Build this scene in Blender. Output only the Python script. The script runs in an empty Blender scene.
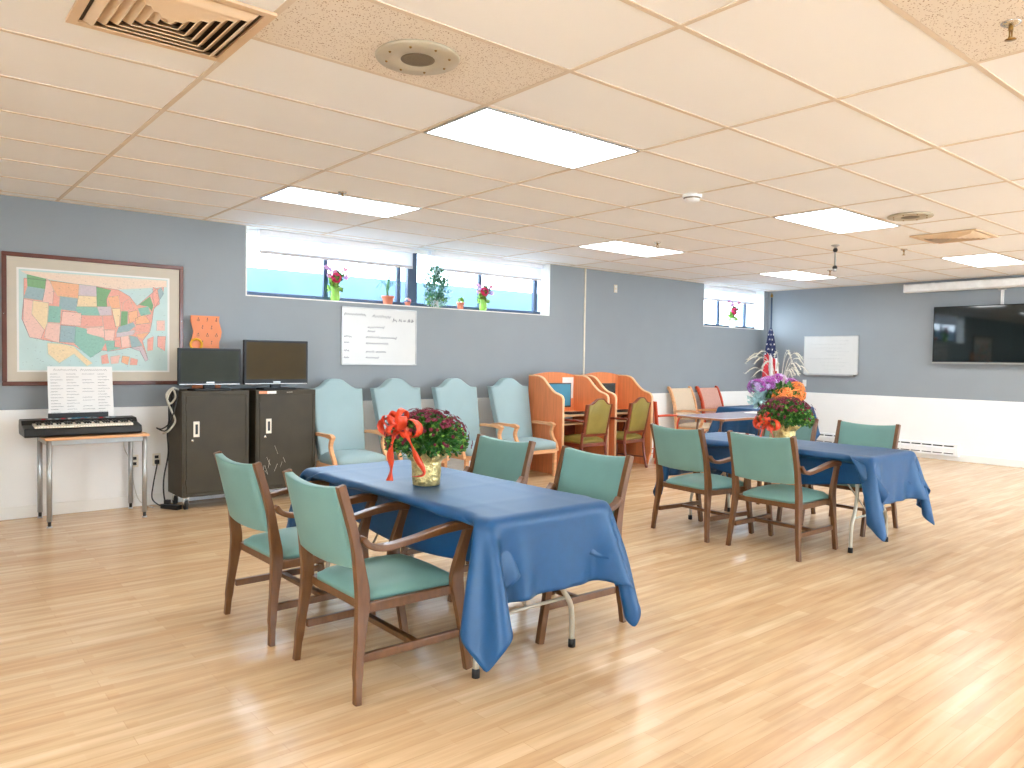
import bpy, bmesh, math, random
import numpy as np
from mathutils import Vector, Matrix
C = bpy.context.scene.collection
PI = math.pi
random.seed(7)

# ------------------------------------------------------------------ camera
YAW, PITCH, ROLL = 0.6957546, -0.0321976, 0.0153452
fw = Vector((math.sin(YAW)*math.cos(PITCH), math.cos(YAW)*math.cos(PITCH), math.sin(PITCH)))
rt = Vector((math.cos(YAW), -math.sin(YAW), 0)); up = rt.cross(fw)
r2 = rt*math.cos(ROLL) + up*math.sin(ROLL); u2 = -rt*math.sin(ROLL) + up*math.cos(ROLL)
cd = bpy.data.cameras.new('camera'); cam = bpy.data.objects.new('camera', cd); C.objects.link(cam)
M = Matrix((r2, u2, -fw)).transposed().to_4x4(); M.translation = Vector((0, 0, 1.402))
cam.matrix_world = M
cd.sensor_width = 36; cd.lens = 753.854/1024*36; cd.clip_start = 0.05; cd.clip_end = 200
bpy.context.scene.camera = cam
# ------------------------------------------------------------------ world, light, exposure
sc = bpy.context.scene
sc.view_settings.view_transform = 'Standard'; sc.view_settings.look = 'None'
sc.view_settings.gamma = 1; sc.view_settings.use_curve_mapping = False
sc.view_settings.exposure = 1.1
W = bpy.data.worlds.new('daylight'); sc.world = W; W.use_nodes = True
bg = W.node_tree.nodes['Background']; bg.inputs[0].default_value = (0.80, 0.90, 1.0, 1); bg.inputs[1].default_value = 9.5
LAMP = 7.0            # radiance of the fluorescent diffusers
LAMPC = (0.97, 0.985, 1.0)

def lin(c):
    return tuple(((v/255)/12.92 if v/255 <= .04045 else ((v/255+.055)/1.055)**2.4) for v in c)

def mat(name, col, rough=.5, metal=0, var=.08, scale=8, bump=0, bscale=40, coat=0, stretch=None, spec=.5, emit=0):
    m = bpy.data.materials.new(name); m.use_nodes = True
    n, l = m.node_tree.nodes, m.node_tree.links
    p = n['Principled BSDF']; a = lin(col)
    p.inputs['Roughness'].default_value = rough; p.inputs['Metallic'].default_value = metal
    p.inputs['Specular IOR Level'].default_value = spec
    if coat: p.inputs['Coat Weight'].default_value = coat; p.inputs['Coat Roughness'].default_value = .1
    tc = n.new('ShaderNodeTexCoord'); mp = n.new('ShaderNodeMapping'); l.new(tc.outputs['Object'], mp.inputs[0])
    if stretch: mp.inputs['Scale'].default_value = stretch
    nz = n.new('ShaderNodeTexNoise'); nz.inputs['Scale'].default_value = scale; nz.inputs['Detail'].default_value = 4
    l.new(mp.outputs[0], nz.inputs['Vector'])
    rp = n.new('ShaderNodeValToRGB'); rp.color_ramp.elements[0].position = .3; rp.color_ramp.elements[1].position = .7
    rp.color_ramp.elements[0].color = tuple(max(0, v*(1-var)) for v in a)+(1,)
    rp.color_ramp.elements[1].color = tuple(min(1, v*(1+var)) for v in a)+(1,)
    l.new(nz.outputs['Fac'], rp.inputs[0]); l.new(rp.outputs[0], p.inputs['Base Color'])
    if bump:
        b = n.new('ShaderNodeBump'); b.inputs['Strength'].default_value = bump; b.inputs['Distance'].default_value = .01
        z2 = n.new('ShaderNodeTexNoise'); z2.inputs['Scale'].default_value = bscale; l.new(mp.outputs[0], z2.inputs['Vector'])
        l.new(z2.outputs['Fac'], b.inputs['Height']); l.new(b.outputs[0], p.inputs['Normal'])
    if emit:
        p.inputs['Emission Color'].default_value = a+(1,); p.inputs['Emission Strength'].default_value = emit
    return m

MT = {
 'wall': mat('grey_wall_paint', (145, 152, 156), .55, var=.02, scale=3),
 'white_wall': mat('white_wall_paint', (244, 243, 239), .5, var=.015, scale=3),
 'trim': mat('white_trim_paint', (240, 238, 232), .4, var=.01),
 'walnut': mat('dark_walnut', (104, 66, 34), .38, var=.2, scale=9, stretch=(5, 5, 1), coat=.15),
 'teal': mat('teal_vinyl', (108, 148, 140), .5, var=.05, scale=5, bump=.08, bscale=150),
 'aqua': mat('pale_blue_vinyl', (152, 178, 182), .5, var=.03, scale=4, bump=.05, bscale=120),
 'oak': mat('honey_oak', (230, 172, 122), .4, var=.14, scale=7, stretch=(1, 1, 5), coat=.2),
 'carrel': mat('orange_cherry_laminate', (226, 136, 84), .4, var=.10, scale=5, stretch=(9, 9, .6)),
 'edge': mat('pale_laminate_edge', (240, 196, 150), .4),
 'olive': mat('olive_leather', (140, 124, 56), .45, var=.1),
 'cherry': mat('reddish_cherry_wood', (118, 50, 28), .35, var=.2, stretch=(1, 1, 5), coat=.3),
 'redwood': mat('red_orange_wood', (206, 78, 42), .4, var=.1),
 'redfab': mat('salmon_fabric', (206, 158, 142), .8, var=.1, scale=60),
 'tanfab': mat('tan_fabric', (214, 192, 164), .8, var=.06, scale=60),
 'cloth': mat('blue_tablecloth', (18, 76, 122), .45, var=.05, scale=30, bump=.05, bscale=300),
 'beige_metal': mat('beige_enamel_steel', (186, 178, 160), .35, .3, var=.03),
 'rubber': mat('black_rubber', (30, 28, 26), .7),
 'plywood': mat('table_underside', (140, 104, 72), .6, var=.1),
 'cabinet': mat('dark_olive_steel', (58, 51, 35), .55, .0, var=.16, scale=5, bump=.03),
 'cabdark': mat('cabinet_shadow_gap', (18, 16, 13), .6),
 'chrome': mat('chrome', (210, 208, 202), .2, .9, var=.02),
 'silver': mat('silver_tube', (176, 178, 176), .3, .6, var=.03),
 'black': mat('black_plastic', (22, 23, 24), .35, var=.05),
 'gloss': mat('black_gloss', (14, 16, 16), .35, var=.05, spec=.3),
 'greyscreen': mat('grey_green_screen', (46, 50, 40), .45, var=.1, spec=.2),
 'tvscreen': mat('dark_screen', (10, 22, 24), .04, var=.1, spec=.7),
 'amber': mat('brownish_screen', (60, 46, 12), .45, var=.1, spec=.2),
 'bluescreen': mat('lit_monitor_screen', (50, 120, 145), .2, emit=.12),
 'frame': mat('mahogany_frame', (98, 44, 26), .35, var=.2, coat=.3),
 'matboard': mat('cream_mat_board', (206, 196, 178), .7, var=.02),
 'paper': mat('white_paper', (238, 236, 232), .7, var=.01),
 'board': mat('whiteboard_enamel', (214, 213, 208), .25, var=.01),
 'alu': mat('aluminium', (190, 190, 188), .35, .7),
 'ink': mat('grey_marker_ink', (104, 104, 112), .7),
 'orange': mat('orange_board', (232, 138, 88), .5, var=.03),
 'yellow': mat('yellow_plastic', (238, 172, 30), .35),
 'winframe': mat('blue_grey_window_frame', (52, 72, 98), .4, var=.04),
 'ceiltile': mat('ceiling_tile', (249, 247, 244), .9, var=.012, scale=1.2, bump=.05, bscale=120),
 'tee': mat('ceiling_tee_bar', (224, 206, 184), .5, var=.02),
 'diff_metal': mat('cream_vent_metal', (226, 196, 160), .45, var=.02),
 'vent_dark': mat('vent_inside', (60, 44, 28), .8),
 'grille': mat('grey_beige_grille', (196, 184, 160), .5, .2),
 'grille2': mat('dark_grille_centre', (120, 106, 82), .6, .2, bump=.3, bscale=300),
 'brass': mat('brass', (150, 116, 60), .35, .8),
 'blind': mat('white_roller_blind', (236, 236, 238), .7, var=.01),
 'blindrail': mat('grey_blind_rail', (196, 190, 192), .5),
 'green': mat('leaf_green', (60, 116, 44), .5, var=.35, scale=25),
 'green2': mat('light_leaf_green', (128, 176, 72), .5, var=.25, scale=25),
 'ivy': mat('ivy_green', (70, 130, 96), .5, var=.3, scale=20),
 'mum': mat('burgundy_petals', (112, 24, 48), .6, var=.3, scale=40),
 'ribbon': mat('orange_red_ribbon', (234, 76, 40), .35, var=.12, scale=20),
 'foil': mat('gold_foil', (226, 204, 140), .34, .6, var=.3, scale=50, bump=1.0, bscale=60),
 'purple': mat('purple_petals', (176, 84, 172), .6, var=.2, scale=40),
 'peach': mat('orange_petals', (250, 140, 66), .6, var=.2, scale=40),
 'lilac': mat('lilac_petals', (206, 176, 222), .6, var=.1),
 'pink': mat('hot_pink_petals', (226, 44, 104), .6, var=.15),
 'palepink': mat('pale_pink_petals', (240, 170, 190), .6, var=.1),
 'cream': mat('cream_plume', (212, 210, 194), .8, var=.05),
 'paleteal': mat('pale_teal_petals', (190, 222, 220), .6, var=.05),
 'terra': mat('terracotta', (202, 120, 92), .7, var=.08),
 'soil': mat('potting_soil', (62, 44, 32), .9, var=.3),
 'glassgreen': mat('green_glass_vase', (140, 190, 80), .15, var=.15),
 'flagred': mat('flag_red', (196, 44, 50), .7), 'flagwhite': mat('flag_white', (238, 236, 232), .7),
 'flagblue': mat('flag_blue', (28, 40, 84), .7),
 'ivory': mat('ivory_plastic', (232, 224, 204), .4), 'white': mat('white_plastic', (240, 240, 238), .35),
 'key': mat('white_keys', (238, 230, 212), .3), 'sea': mat('map_sea', (198, 220, 216), .6, var=.04),
 'wire_white': mat('white_cable', (205, 200, 186), .5), 'sticker': mat('orange_sticker', (226, 150, 110), .5, var=.2, scale=60),
 'concrete': mat('pale_concrete', (78, 98, 114), .9, var=.08, scale=3),
 'sheen_top': mat('top_with_painted_sheen', (176, 172, 190), .18, var=.03),  # bluish reflection painted into the tabletop colour
 'brownedge': mat('brown_table_edge', (146, 100, 66), .4),
}
for k, c in dict(g=(132,176,130), b=(160,184,188), p=(240,200,186), o=(240,186,148), l=(212,196,200), y=(240,216,176), t=(150,196,180), r=(236,174,158), c=(238,216,196)).items():
    MT['map_'+k] = mat('map_ink_'+k, c, .6, var=.06, scale=60)

# ceiling tile with deep fissures
def rough_tile():
    m = mat('fissured_ceiling_tile', (226, 205, 182), .95, var=.03)
    n, l = m.node_tree.nodes, m.node_tree.links; p = n['Principled BSDF']
    v = n.new('ShaderNodeTexVoronoi'); v.inputs['Scale'].default_value = 95; tc = n.new('ShaderNodeTexCoord')
    l.new(tc.outputs['Object'], v.inputs['Vector'])
    nz = n.new('ShaderNodeTexNoise'); nz.inputs['Scale'].default_value = 30; l.new(tc.outputs['Object'], nz.inputs['Vector'])
    ma = n.new('ShaderNodeMath'); ma.operation = 'MULTIPLY'; l.new(nz.outputs['Fac'], ma.inputs[0]); ma.inputs[1].default_value = .5
    lt = n.new('ShaderNodeMath'); lt.operation = 'LESS_THAN'; l.new(v.outputs['Distance'], lt.inputs[0]); l.new(ma.outputs[0], lt.inputs[1])
    mx = n.new('ShaderNodeMix'); mx.data_type = 'RGBA'; l.new(lt.outputs[0], mx.inputs[0])
    mx.inputs[6].default_value = lin((236, 224, 208))+(1,); mx.inputs[7].default_value = lin((176, 146, 116))+(1,)
    l.new(mx.outputs[2], p.inputs['Base Color'])
    return m
MT['rough'] = rough_tile()

def floor_mat():
    m = bpy.data.materials.new('honey_plank_floor'); m.use_nodes = True
    n, l = m.node_tree.nodes, m.node_tree.links; p = n['Principled BSDF']
    tc = n.new('ShaderNodeTexCoord')
    def brick(bw, rh, c1, c2, off, mortar=.0):
        b = n.new('ShaderNodeTexBrick'); b.inputs['Scale'].default_value = 1; b.inputs['Brick Width'].default_value = bw
        b.inputs['Row Height'].default_value = rh; b.inputs['Mortar Size'].default_value = mortar; b.offset = off
        b.inputs['Color1'].default_value = lin(c1)+(1,); b.inputs['Color2'].default_value = lin(c2)+(1,)
        b.inputs['Mortar'].default_value = lin((176, 124, 78))+(1,); b.inputs['Bias'].default_value = 0
        l.new(tc.outputs['Object'], b.inputs['Vector']); return b
    b1 = brick(1.1, .076, (230, 200, 160), (207, 168, 122), .37, .0008)
    b2 = brick(.53, .0507, (231, 206, 169), (214, 179, 138), .61)
    mx = n.new('ShaderNodeMix'); mx.data_type = 'RGBA'; mx.inputs[0].default_value = .4
    l.new(b1.outputs[0], mx.inputs[6]); l.new(b2.outputs[0], mx.inputs[7])
    mp = n.new('ShaderNodeMapping'); mp.inputs['Scale'].default_value = (1.2, 14, 1); l.new(tc.outputs['Object'], mp.inputs[0])
    nz = n.new('ShaderNodeTexNoise'); nz.inputs['Scale'].default_value = 1.6; nz.inputs['Detail'].default_value = 6; l.new(mp.outputs[0], nz.inputs['Vector'])
    rp = n.new('ShaderNodeValToRGB'); rp.color_ramp.elements[0].position = .3; rp.color_ramp.elements[1].position = .72
    rp.color_ramp.elements[0].color = (.74, .66, .58, 1); rp.color_ramp.elements[1].color = (1.06, 1.05, 1.04, 1)
    l.new(nz.outputs['Fac'], rp.inputs[0])
    mm = n.new('ShaderNodeMix'); mm.data_type = 'RGBA'; mm.blend_type = 'MULTIPLY'; mm.inputs[0].default_value = .8
    l.new(mx.outputs[2], mm.inputs[6]); l.new(rp.outputs[0], mm.inputs[7]); l.new(mm.outputs[2], p.inputs['Base Color'])
    p.inputs['Roughness'].default_value = .25
    p.inputs['Specular IOR Level'].default_value = .4
    return m
MT['floor'] = floor_mat()

def glass_mat():
    m = bpy.data.materials.new('window_glass'); m.use_nodes = True
    n, l = m.node_tree.nodes, m.node_tree.links; n.remove(n['Principled BSDF']); o = n['Material Output']
    t = n.new('ShaderNodeBsdfTransparent'); t.inputs[0].default_value = (.93, .97, 1, 1)
    g = n.new('ShaderNodeBsdfGlossy'); g.inputs['Roughness'].default_value = .02
    f = n.new('ShaderNodeLayerWeight'); f.inputs[0].default_value = .5; pw = n.new('ShaderNodeMath'); pw.operation = 'POWER'; pw.inputs[1].default_value = 5
    l.new(f.outputs['Facing'], pw.inputs[0]); x = n.new('ShaderNodeMixShader')
    l.new(pw.outputs[0], x.inputs[0]); l.new(t.outputs[0], x.inputs[1]); l.new(g.outputs[0], x.inputs[2]); l.new(x.outputs[0], o.inputs[0])
    return m
MT['glass'] = glass_mat()
def blind_mat():
    m = bpy.data.materials.new('translucent_blind_fabric'); m.use_nodes = True
    n, l = m.node_tree.nodes, m.node_tree.links; n.remove(n['Principled BSDF']); o = n['Material Output']
    d = n.new('ShaderNodeBsdfDiffuse'); d.inputs[0].default_value = (.85, .85, .86, 1)
    t = n.new('ShaderNodeBsdfTranslucent'); t.inputs[0].default_value = (.8, .82, .86, 1)
    x = n.new('ShaderNodeMixShader'); x.inputs[0].default_value = .5
    l.new(d.outputs[0], x.inputs[1]); l.new(t.outputs[0], x.inputs[2]); l.new(x.outputs[0], o.inputs[0])
    return m
MT['blindcloth'] = blind_mat()
def lamp_mat():
    m = bpy.data.materials.new('lit_lamp_lens'); m.use_nodes = True
    n, l = m.node_tree.nodes, m.node_tree.links; n.remove(n['Principled BSDF']); o = n['Material Output']
    e = n.new('ShaderNodeEmission'); tc = n.new('ShaderNodeTexCoord')
    b = n.new('ShaderNodeTexBrick'); b.offset = 0; b.inputs['Scale'].default_value = 1
    b.inputs['Brick Width'].default_value = .15; b.inputs['Row Height'].default_value = .15; b.inputs['Mortar Size'].default_value = .01
    b.inputs['Color1'].default_value = LAMPC+(1,); b.inputs['Color2'].default_value = tuple(c*.9 for c in LAMPC)+(1,)
    b.inputs['Mortar'].default_value = tuple(c*.7 for c in LAMPC)+(1,)
    l.new(tc.outputs['Object'], b.inputs['Vector']); l.new(b.outputs[0], e.inputs[0])
    e.inputs[1].default_value = LAMP; l.new(e.outputs[0], o.inputs[0]); return m
MT['lamp'] = lamp_mat()

# ------------------------------------------------------------------ mesh helpers
class MB:
    def __init__(s): s.v = []; s.f = []; s.mi = []; s.sm = []; s.mats = []
    def m(s, k):
        if k not in s.mats: s.mats.append(k)
        return s.mats.index(k)
    def add(s, vs, fs, mk, smooth=False):
        o = len(s.v); s.v += [tuple(v) for v in vs]; i = s.m(mk)
        for f in fs: s.f.append(tuple(o+a for a in f)); s.mi.append(i); s.sm.append(smooth)
        return s
    def box(s, x0, x1, y0, y1, z0, z1, mk, rot=None, piv=None):
        vs = [Vector((x, y, z)) for x in (x0, x1) for y in (y0, y1) for z in (z0, z1)]
        if rot:
            pv = Vector(piv or ((x0+x1)/2, (y0+y1)/2, (z0+z1)/2)); R = rot
            vs = [R @ (v-pv)+pv for v in vs]
        return s.add(vs, [(0,1,3,2),(4,6,7,5),(0,4,5,1),(2,3,7,6),(0,2,6,4),(1,5,7,3)], mk)
    def prism(s, pts, a0, a1, mk, axis='y'):
        # outline pts (2D) extruded along axis; 'y': pts are (x,z); 'x': pts are (y,z); 'z': pts are (x,y)
        def P(p, a): return {'y': (p[0], a, p[1]), 'x': (a, p[0], p[1]), 'z': (p[0], p[1], a)}[axis]
        n = len(pts); vs = [P(p, a0) for p in pts]+[P(p, a1) for p in pts]
        fs = [tuple(range(n)), tuple(range(2*n-1, n-1, -1))]+[(i, i+n, (i+1) % n+n, (i+1) % n) for i in range(n)]
        return s.add(vs, fs, mk)
    def sweep(s, path, rad, mk, sides=8, flat=None, cap=True):
        # tube along path; rad float or list; flat=(a,b) scales the section
        path = [Vector(p) for p in path]; n = len(path)
        if not isinstance(rad, (list, tuple)): rad = [rad]*n
        vs = []; prev = None
        for i, p in enumerate(path):
            t = (path[min(i+1, n-1)]-path[max(i-1, 0)]).normalized()
            if prev is None:
                a = Vector((0, 0, 1)) if abs(t.z) < .9 else Vector((0, 1, 0))
                u = t.cross(a).normalized()
            else: u = (prev-t*prev.dot(t)).normalized()
            prev = u; w = t.cross(u)
            fa, fb = flat or (1, 1)
            for k in range(sides):
                th = 2*PI*k/sides; vs.append(p+u*math.cos(th)*rad[i]*fa+w*math.sin(th)*rad[i]*fb)
        fs = []
        for i in range(n-1):
            for k in range(sides):
                a = i*sides+k; b = i*sides+(k+1) % sides
                fs.append((a, b, b+sides, a+sides))
        if cap: fs += [tuple(range(sides-1, -1, -1)), tuple((n-1)*sides+k for k in range(sides))]
        return s.add(vs, fs, mk, True)
    def lathe(s, prof, mk, c=(0, 0, 0), seg=24, wob=0):
        vs = []
        for r, z in prof:
            for k in range(seg):
                th = 2*PI*k/seg; rr = r*(1+wob*math.sin(k*2.7+z*60)*random.uniform(.4, 1))
                vs.append((c[0]+rr*math.cos(th), c[1]+rr*math.sin(th), c[2]+z))
        n = len(prof); fs = [(i*seg+k, i*seg+(k+1) % seg, (i+1)*seg+(k+1) % seg, (i+1)*seg+k) for i in range(n-1) for k in range(seg)]
        if prof[0][0] > 0: fs.append(tuple(range(seg-1, -1, -1)))
        if prof[-1][0] > 0: fs.append(tuple((n-1)*seg+k for k in range(seg)))
        return s.add(vs, fs, mk, True)
    def ball(s, c, r, mk, seg=10, rings=6, sc_=(1, 1, 1)):
        vs = [(c[0], c[1], c[2]+r*sc_[2])]
        for i in range(1, rings):
            ph = PI*i/rings
            for k in range(seg):
                th = 2*PI*k/seg; vs.append((c[0]+r*sc_[0]*math.sin(ph)*math.cos(th), c[1]+r*sc_[1]*math.sin(ph)*math.sin(th), c[2]+r*sc_[2]*math.cos(ph)))
        vs.append((c[0], c[1], c[2]-r*sc_[2])); fs = [(0, 1+k, 1+(k+1) % seg) for k in range(seg)]
        for i in range(rings-2):
            for k in range(seg):
                a = 1+i*seg+k; b = 1+i*seg+(k+1) % seg; fs.append((a, a+seg, b+seg, b))
        L = len(vs)-1; o = 1+(rings-2)*seg; fs += [(L, o+(k+1) % seg, o+k) for k in range(seg)]
        return s.add(vs, fs, mk, True)
    def build(s, name, parent=None, bevel=0, subsurf=0):
        me = bpy.data.meshes.new(name); me.from_pydata(s.v, [], s.f); me.update()
        for k in s.mats: me.materials.append(MT[k])
        me.polygons.foreach_set('material_index', s.mi); me.polygons.foreach_set('use_smooth', s.sm)
        bm = bmesh.new(); bm.from_mesh(me); bmesh.ops.recalc_face_normals(bm, faces=bm.faces); bm.to_mesh(me); bm.free()
        o = bpy.data.objects.new(name, me); C.objects.link(o); o.parent = parent
        if bevel:
            b = o.modifiers.new('bevel', 'BEVEL'); b.width = bevel; b.segments = 2; b.limit_method = 'ANGLE'; b.angle_limit = .7
        if subsurf:
            b = o.modifiers.new('subsurf', 'SUBSURF'); b.levels = b.render_levels = subsurf
        return o

def thing(name, label, cat, loc=(0, 0, 0), rz=0, group=None):
    o = bpy.data.objects.new(name, None); C.objects.link(o); o.location = loc; o.rotation_euler = (0, 0, rz)
    o.empty_display_size = .1
    return tag(o, label, cat, group)
def tag(o, label, cat, group=None, kind=None):
    o['label'] = label; o['category'] = cat
    if group: o['group'] = group
    if kind: o['kind'] = kind
    return o
def struct(o): o['kind'] = 'structure'; return o
def dup(root, loc, rz, label=None, group=None):
    r = root.copy(); C.objects.link(r); r.location = loc; r.rotation_euler = (0, 0, rz)
    if label: r['label'] = label
    if group: r['group'] = group
    for ch in list(root.children):
        c = ch.copy(); C.objects.link(c); c.parent = r
        for g in list(ch.children):
            d = g.copy(); C.objects.link(d); d.parent = c
    return r
def spline(pts, n=6):
    P = [Vector(p) for p in pts]; out = []
    for i in range(len(P)-1):
        p0 = P[max(i-1, 0)]; p1 = P[i]; p2 = P[i+1]; p3 = P[min(i+2, len(P)-1)]
        for k in range(n):
            t = k/n; out.append(.5*((2*p1)+(-p0+p2)*t+(2*p0-5*p1+4*p2-p3)*t*t+(-p0+3*p1-3*p2+p3)*t**3))
    out.append(P[-1]); return out
def strip(center, half):
    """closed outline around a 2D centre line with half widths"""
    L, R = [], []
    n = len(center)
    for i, (p, h) in enumerate(zip(center, half)):
        a = center[max(i-1, 0)]; b = center[min(i+1, n-1)]; dx, dz = b[0]-a[0], b[1]-a[1]; q = math.hypot(dx, dz)
        nx, nz = -dz/q, dx/q; L.append((p[0]+nx*h, p[1]+nz*h)); R.append((p[0]-nx*h, p[1]-nz*h))
    return L+R[::-1]
def stripmesh(mb, center, half, y0, y1, mk):
    # quads instead of one big ngon so that curved members triangulate well
    n = len(center); o = strip(center, half); L = o[:n]; R = o[n:][::-1]
    vs = [(p[0], y, p[1]) for y in (y0, y1) for p in L]+[(p[0], y, p[1]) for y in (y0, y1) for p in R]
    l0, l1, q0, q1 = 0, n, 2*n, 3*n; fs = []
    for i in range(n-1):
        fs += [(l0+i, l0+i+1, q0+i+1, q0+i), (l1+i, q1+i, q1+i+1, l1+i+1), (l0+i, l1+i, l1+i+1, l0+i+1), (q0+i, q0+i+1, q1+i+1, q1+i)]
    fs += [(l0, q0, q1, l1), (l0+n-1, l1+n-1, q1+n-1, q0+n-1)]
    mb.add(vs, fs, mk); return mb
def pad(x0, x1, y0, y1, z0, z1, dome, mk, nx=8, ny=8, taper=0, rnd=.03):
    """upholstered cushion: rounded rectangle in plan, domed top. taper narrows the x0 side"""
    mb = MB(); vs = []; fs = []
    def grid(zf):
        o = len(vs)
        for i in range(nx+1):
            for j in range(ny+1):
                u = i/nx*2-1; v = j/ny*2-1
                hw = (y1-y0)/2*(1-taper*(1-u)/2); x = (x0+x1)/2+u*(x1-x0)/2; y = (y0+y1)/2+v*hw
                k = (abs(u)**6+abs(v)**6)
                if abs(u) > .99 and abs(v) > .99: x -= math.copysign(rnd*.5, u); y -= math.copysign(rnd*.5, v)
                vs.append((x, y, zf(u, v)))
        for i in range(nx):
            for j in range(ny):
                a = o+i*(ny+1)+j; fs.append((a, a+1, a+ny+2, a+ny+1))
        return o
    a = grid(lambda u, v: z1-.022*max(abs(u), abs(v))**8+dome*(1-u*u)*(1-v*v))
    b = grid(lambda u, v: z0)
    ring = [i*(ny+1) for i in range(nx+1)]+[nx*(ny+1)+j for j in range(1, ny+1)]+[i*(ny+1)+ny for i in range(nx-1, -1, -1)]+[j for j in range(ny-1, 0, -1)]
    for i in range(len(ring)):
        p, q = ring[i], ring[(i+1) % len(ring)]; fs.append((a+p, a+q, b+q, b+p))
    mb.add(vs, fs, mk, True); return mb
def text_mesh(name, s, size, loc, rot, mk, parent=None, align='CENTER'):
    cu = bpy.data.curves.new(name, 'FONT'); cu.body = s; cu.size = size; cu.extrude = .0008; cu.align_x = align; cu.align_y = 'CENTER'
    t = bpy.data.objects.new(name, cu); C.objects.link(t); bpy.context.view_layer.update()
    me = bpy.data.meshes.new_from_object(t.evaluated_get(bpy.context.evaluated_depsgraph_get()))
    bpy.data.objects.remove(t); me.materials.clear(); me.materials.append(MT[mk])
    me.transform(Matrix.Translation(loc) @ rot.to_4x4())
    o = bpy.data.objects.new(name, me); C.objects.link(o); o.parent = parent; return o
RX = Matrix.Rotation(PI/2, 3, 'X')

# ------------------------------------------------------------------ room shell
X0, X1, Y0, Y1, H = -3.6, 12.25, -4.2, 7.518, 2.7
WT = .22; ZS = 2.0                                   # wall thickness, window sill height
GX = lambda k: 1.155+1.2192*k                        # ceiling grid
GY = lambda k: 3.084+.6096*k
struct(MB().box(X0, X1, Y0, Y1, -.1, 0, 'floor').build('floor'))
struct(MB().box(X0-WT, X1+WT, Y0-WT, Y1+WT, H, H+.12, 'ceiltile').build('ceiling'))
w = MB()
WIN = [(2.79, 6.915), (10.345, 12.13)]
w.box(X0, X1+WT, Y1, Y1+WT, 0, ZS, 'wall')
for a, b in ((X0, WIN[0][0]), (WIN[0][1], WIN[1][0]), (WIN[1][1], X1+WT)): w.box(a, b, Y1, Y1+WT, ZS, H, 'wall')
struct(w.build('wall_left'))
struct(MB().box(X1, X1+WT, Y0, Y1, 0, H, 'wall').build('wall_far'))
w = MB().box(X0-WT, X0, Y0, Y1+WT, 0, .9, 'white_wall').box(X0-WT, X0, Y0, Y1+WT, 2.5, H, 'white_wall')
w.box(X0-WT, X0, Y0, -3.2, .9, 2.5, 'white_wall').box(X0-WT, X0, .4, Y1+WT, .9, 2.5, 'white_wall')
struct(w.build('wall_near'))
o = bpy.data.objects.new('window_5', None); C.objects.link(o); o['kind'] = 'structure'  # added unseen window, brings fill daylight onto the chair backs
f = MB().box(X0-.14, X0-.1, -3.2, .4, .9, .95, 'winframe').box(X0-.14, X0-.1, -3.2, .4, 2.45, 2.5, 'winframe')
for y in (-3.175, -1.4, .375): f.box(X0-.14, X0-.1, y-.025, y+.025, .95, 2.45, 'winframe')
f.build('window_frame', o); MB().box(X0-.125, X0-.12, -3.2, .4, .95, 2.45, 'glass').build('window_pane', o)
w = MB().box(X0-WT, X1+WT, Y0-WT, Y0, 0, .9, 'white_wall').box(X0-WT, X1+WT, Y0-WT, Y0, 2.5, H, 'white_wall')
FILL_OPEN = [(4.4, 7.4), (8.4, 11.6)]        # added unseen windows behind the camera, fill daylight for the ceiling
e = [X0-WT]+[v for ab in FILL_OPEN for v in ab]+[X1+WT]
for a, b in zip(e[::2], e[1::2]): w.box(a, b, Y0-WT, Y0, .9, 2.5, 'white_wall')
struct(w.build('wall_right'))
for i, (a, b) in enumerate(FILL_OPEN):
    o = bpy.data.objects.new('window_%d' % (i+3), None); C.objects.link(o); o['kind'] = 'structure'  # frame and pane for an added opening that only admits fill light
    f = MB().box(a, b, Y0-.14, Y0-.1, .9, .95, 'winframe').box(a, b, Y0-.14, Y0-.1, 2.45, 2.5, 'winframe')
    for x in (a+.025, (a+b)/2, b-.025): f.box(x-.025, x+.025, Y0-.14, Y0-.1, .95, 2.45, 'winframe')
    f.build('window_frame', o); MB().box(a, b, Y0-.125, Y0-.12, .95, 2.45, 'glass').build('window_pane', o)
# white wainscot and baseboards
wh = .918
struct(MB().box(X0, X1-.012, Y1-.012, Y1-.0005, .0, wh, 'white_wall').build('trim_1', bevel=.004))
struct(MB().box(X1-.012, X1-.0005, Y0, Y1-.0005, .0, wh, 'white_wall').build('trim_2', bevel=.004))
struct(MB().box(X0, X1-.013, Y1-.026, Y1-.0125, .0, .105, 'trim').build('baseboard_left', bevel=.004))
struct(MB().box(X1-.026, X1-.0125, Y0, Y1-.027, .0, .105, 'trim').build('baseboard_far', bevel=.004))
# white window reveals (sill and jambs)
for i, (a, b) in enumerate(WIN):
    r = MB().box(a, b, Y1-.006, Y1+WT, ZS, ZS+.012, 'trim').box(b-.012, b, Y1-.004, Y1+WT, ZS+.012, H, 'trim').box(a, a+.012, Y1-.004, Y1+WT, ZS+.012, H, 'trim')
    struct(r.build('trim_%d' % (i+3)))
# T-bar ceiling grid
t = MB()
for k in range(-4, 10):
    if X0 < GX(k) < X1: t.box(GX(k)-.012, GX(k)+.012, Y0, Y1, H-.004, H, 'tee')
for k in range(-12, 9):
    if Y0 < GY(k) < Y1: t.box(X0, X1, GY(k)-.012, GY(k)+.012, H-.0035, H, 'tee')
t.box(X0, X1, Y1-.025, Y1, H-.003, H, 'tee').box(X1-.025, X1, Y0, Y1, H-.003, H, 'tee')
struct(t.build('trim_5'))
for k, (i, j) in enumerate([(0, -1), (1, -4)]):
    struct(MB().box(GX(i)+.013, GX(i+1)-.013, GY(j)+.013, GY(j+1)-.013, H-.002, H, 'rough').build('trim_%d' % (k+6)))
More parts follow.
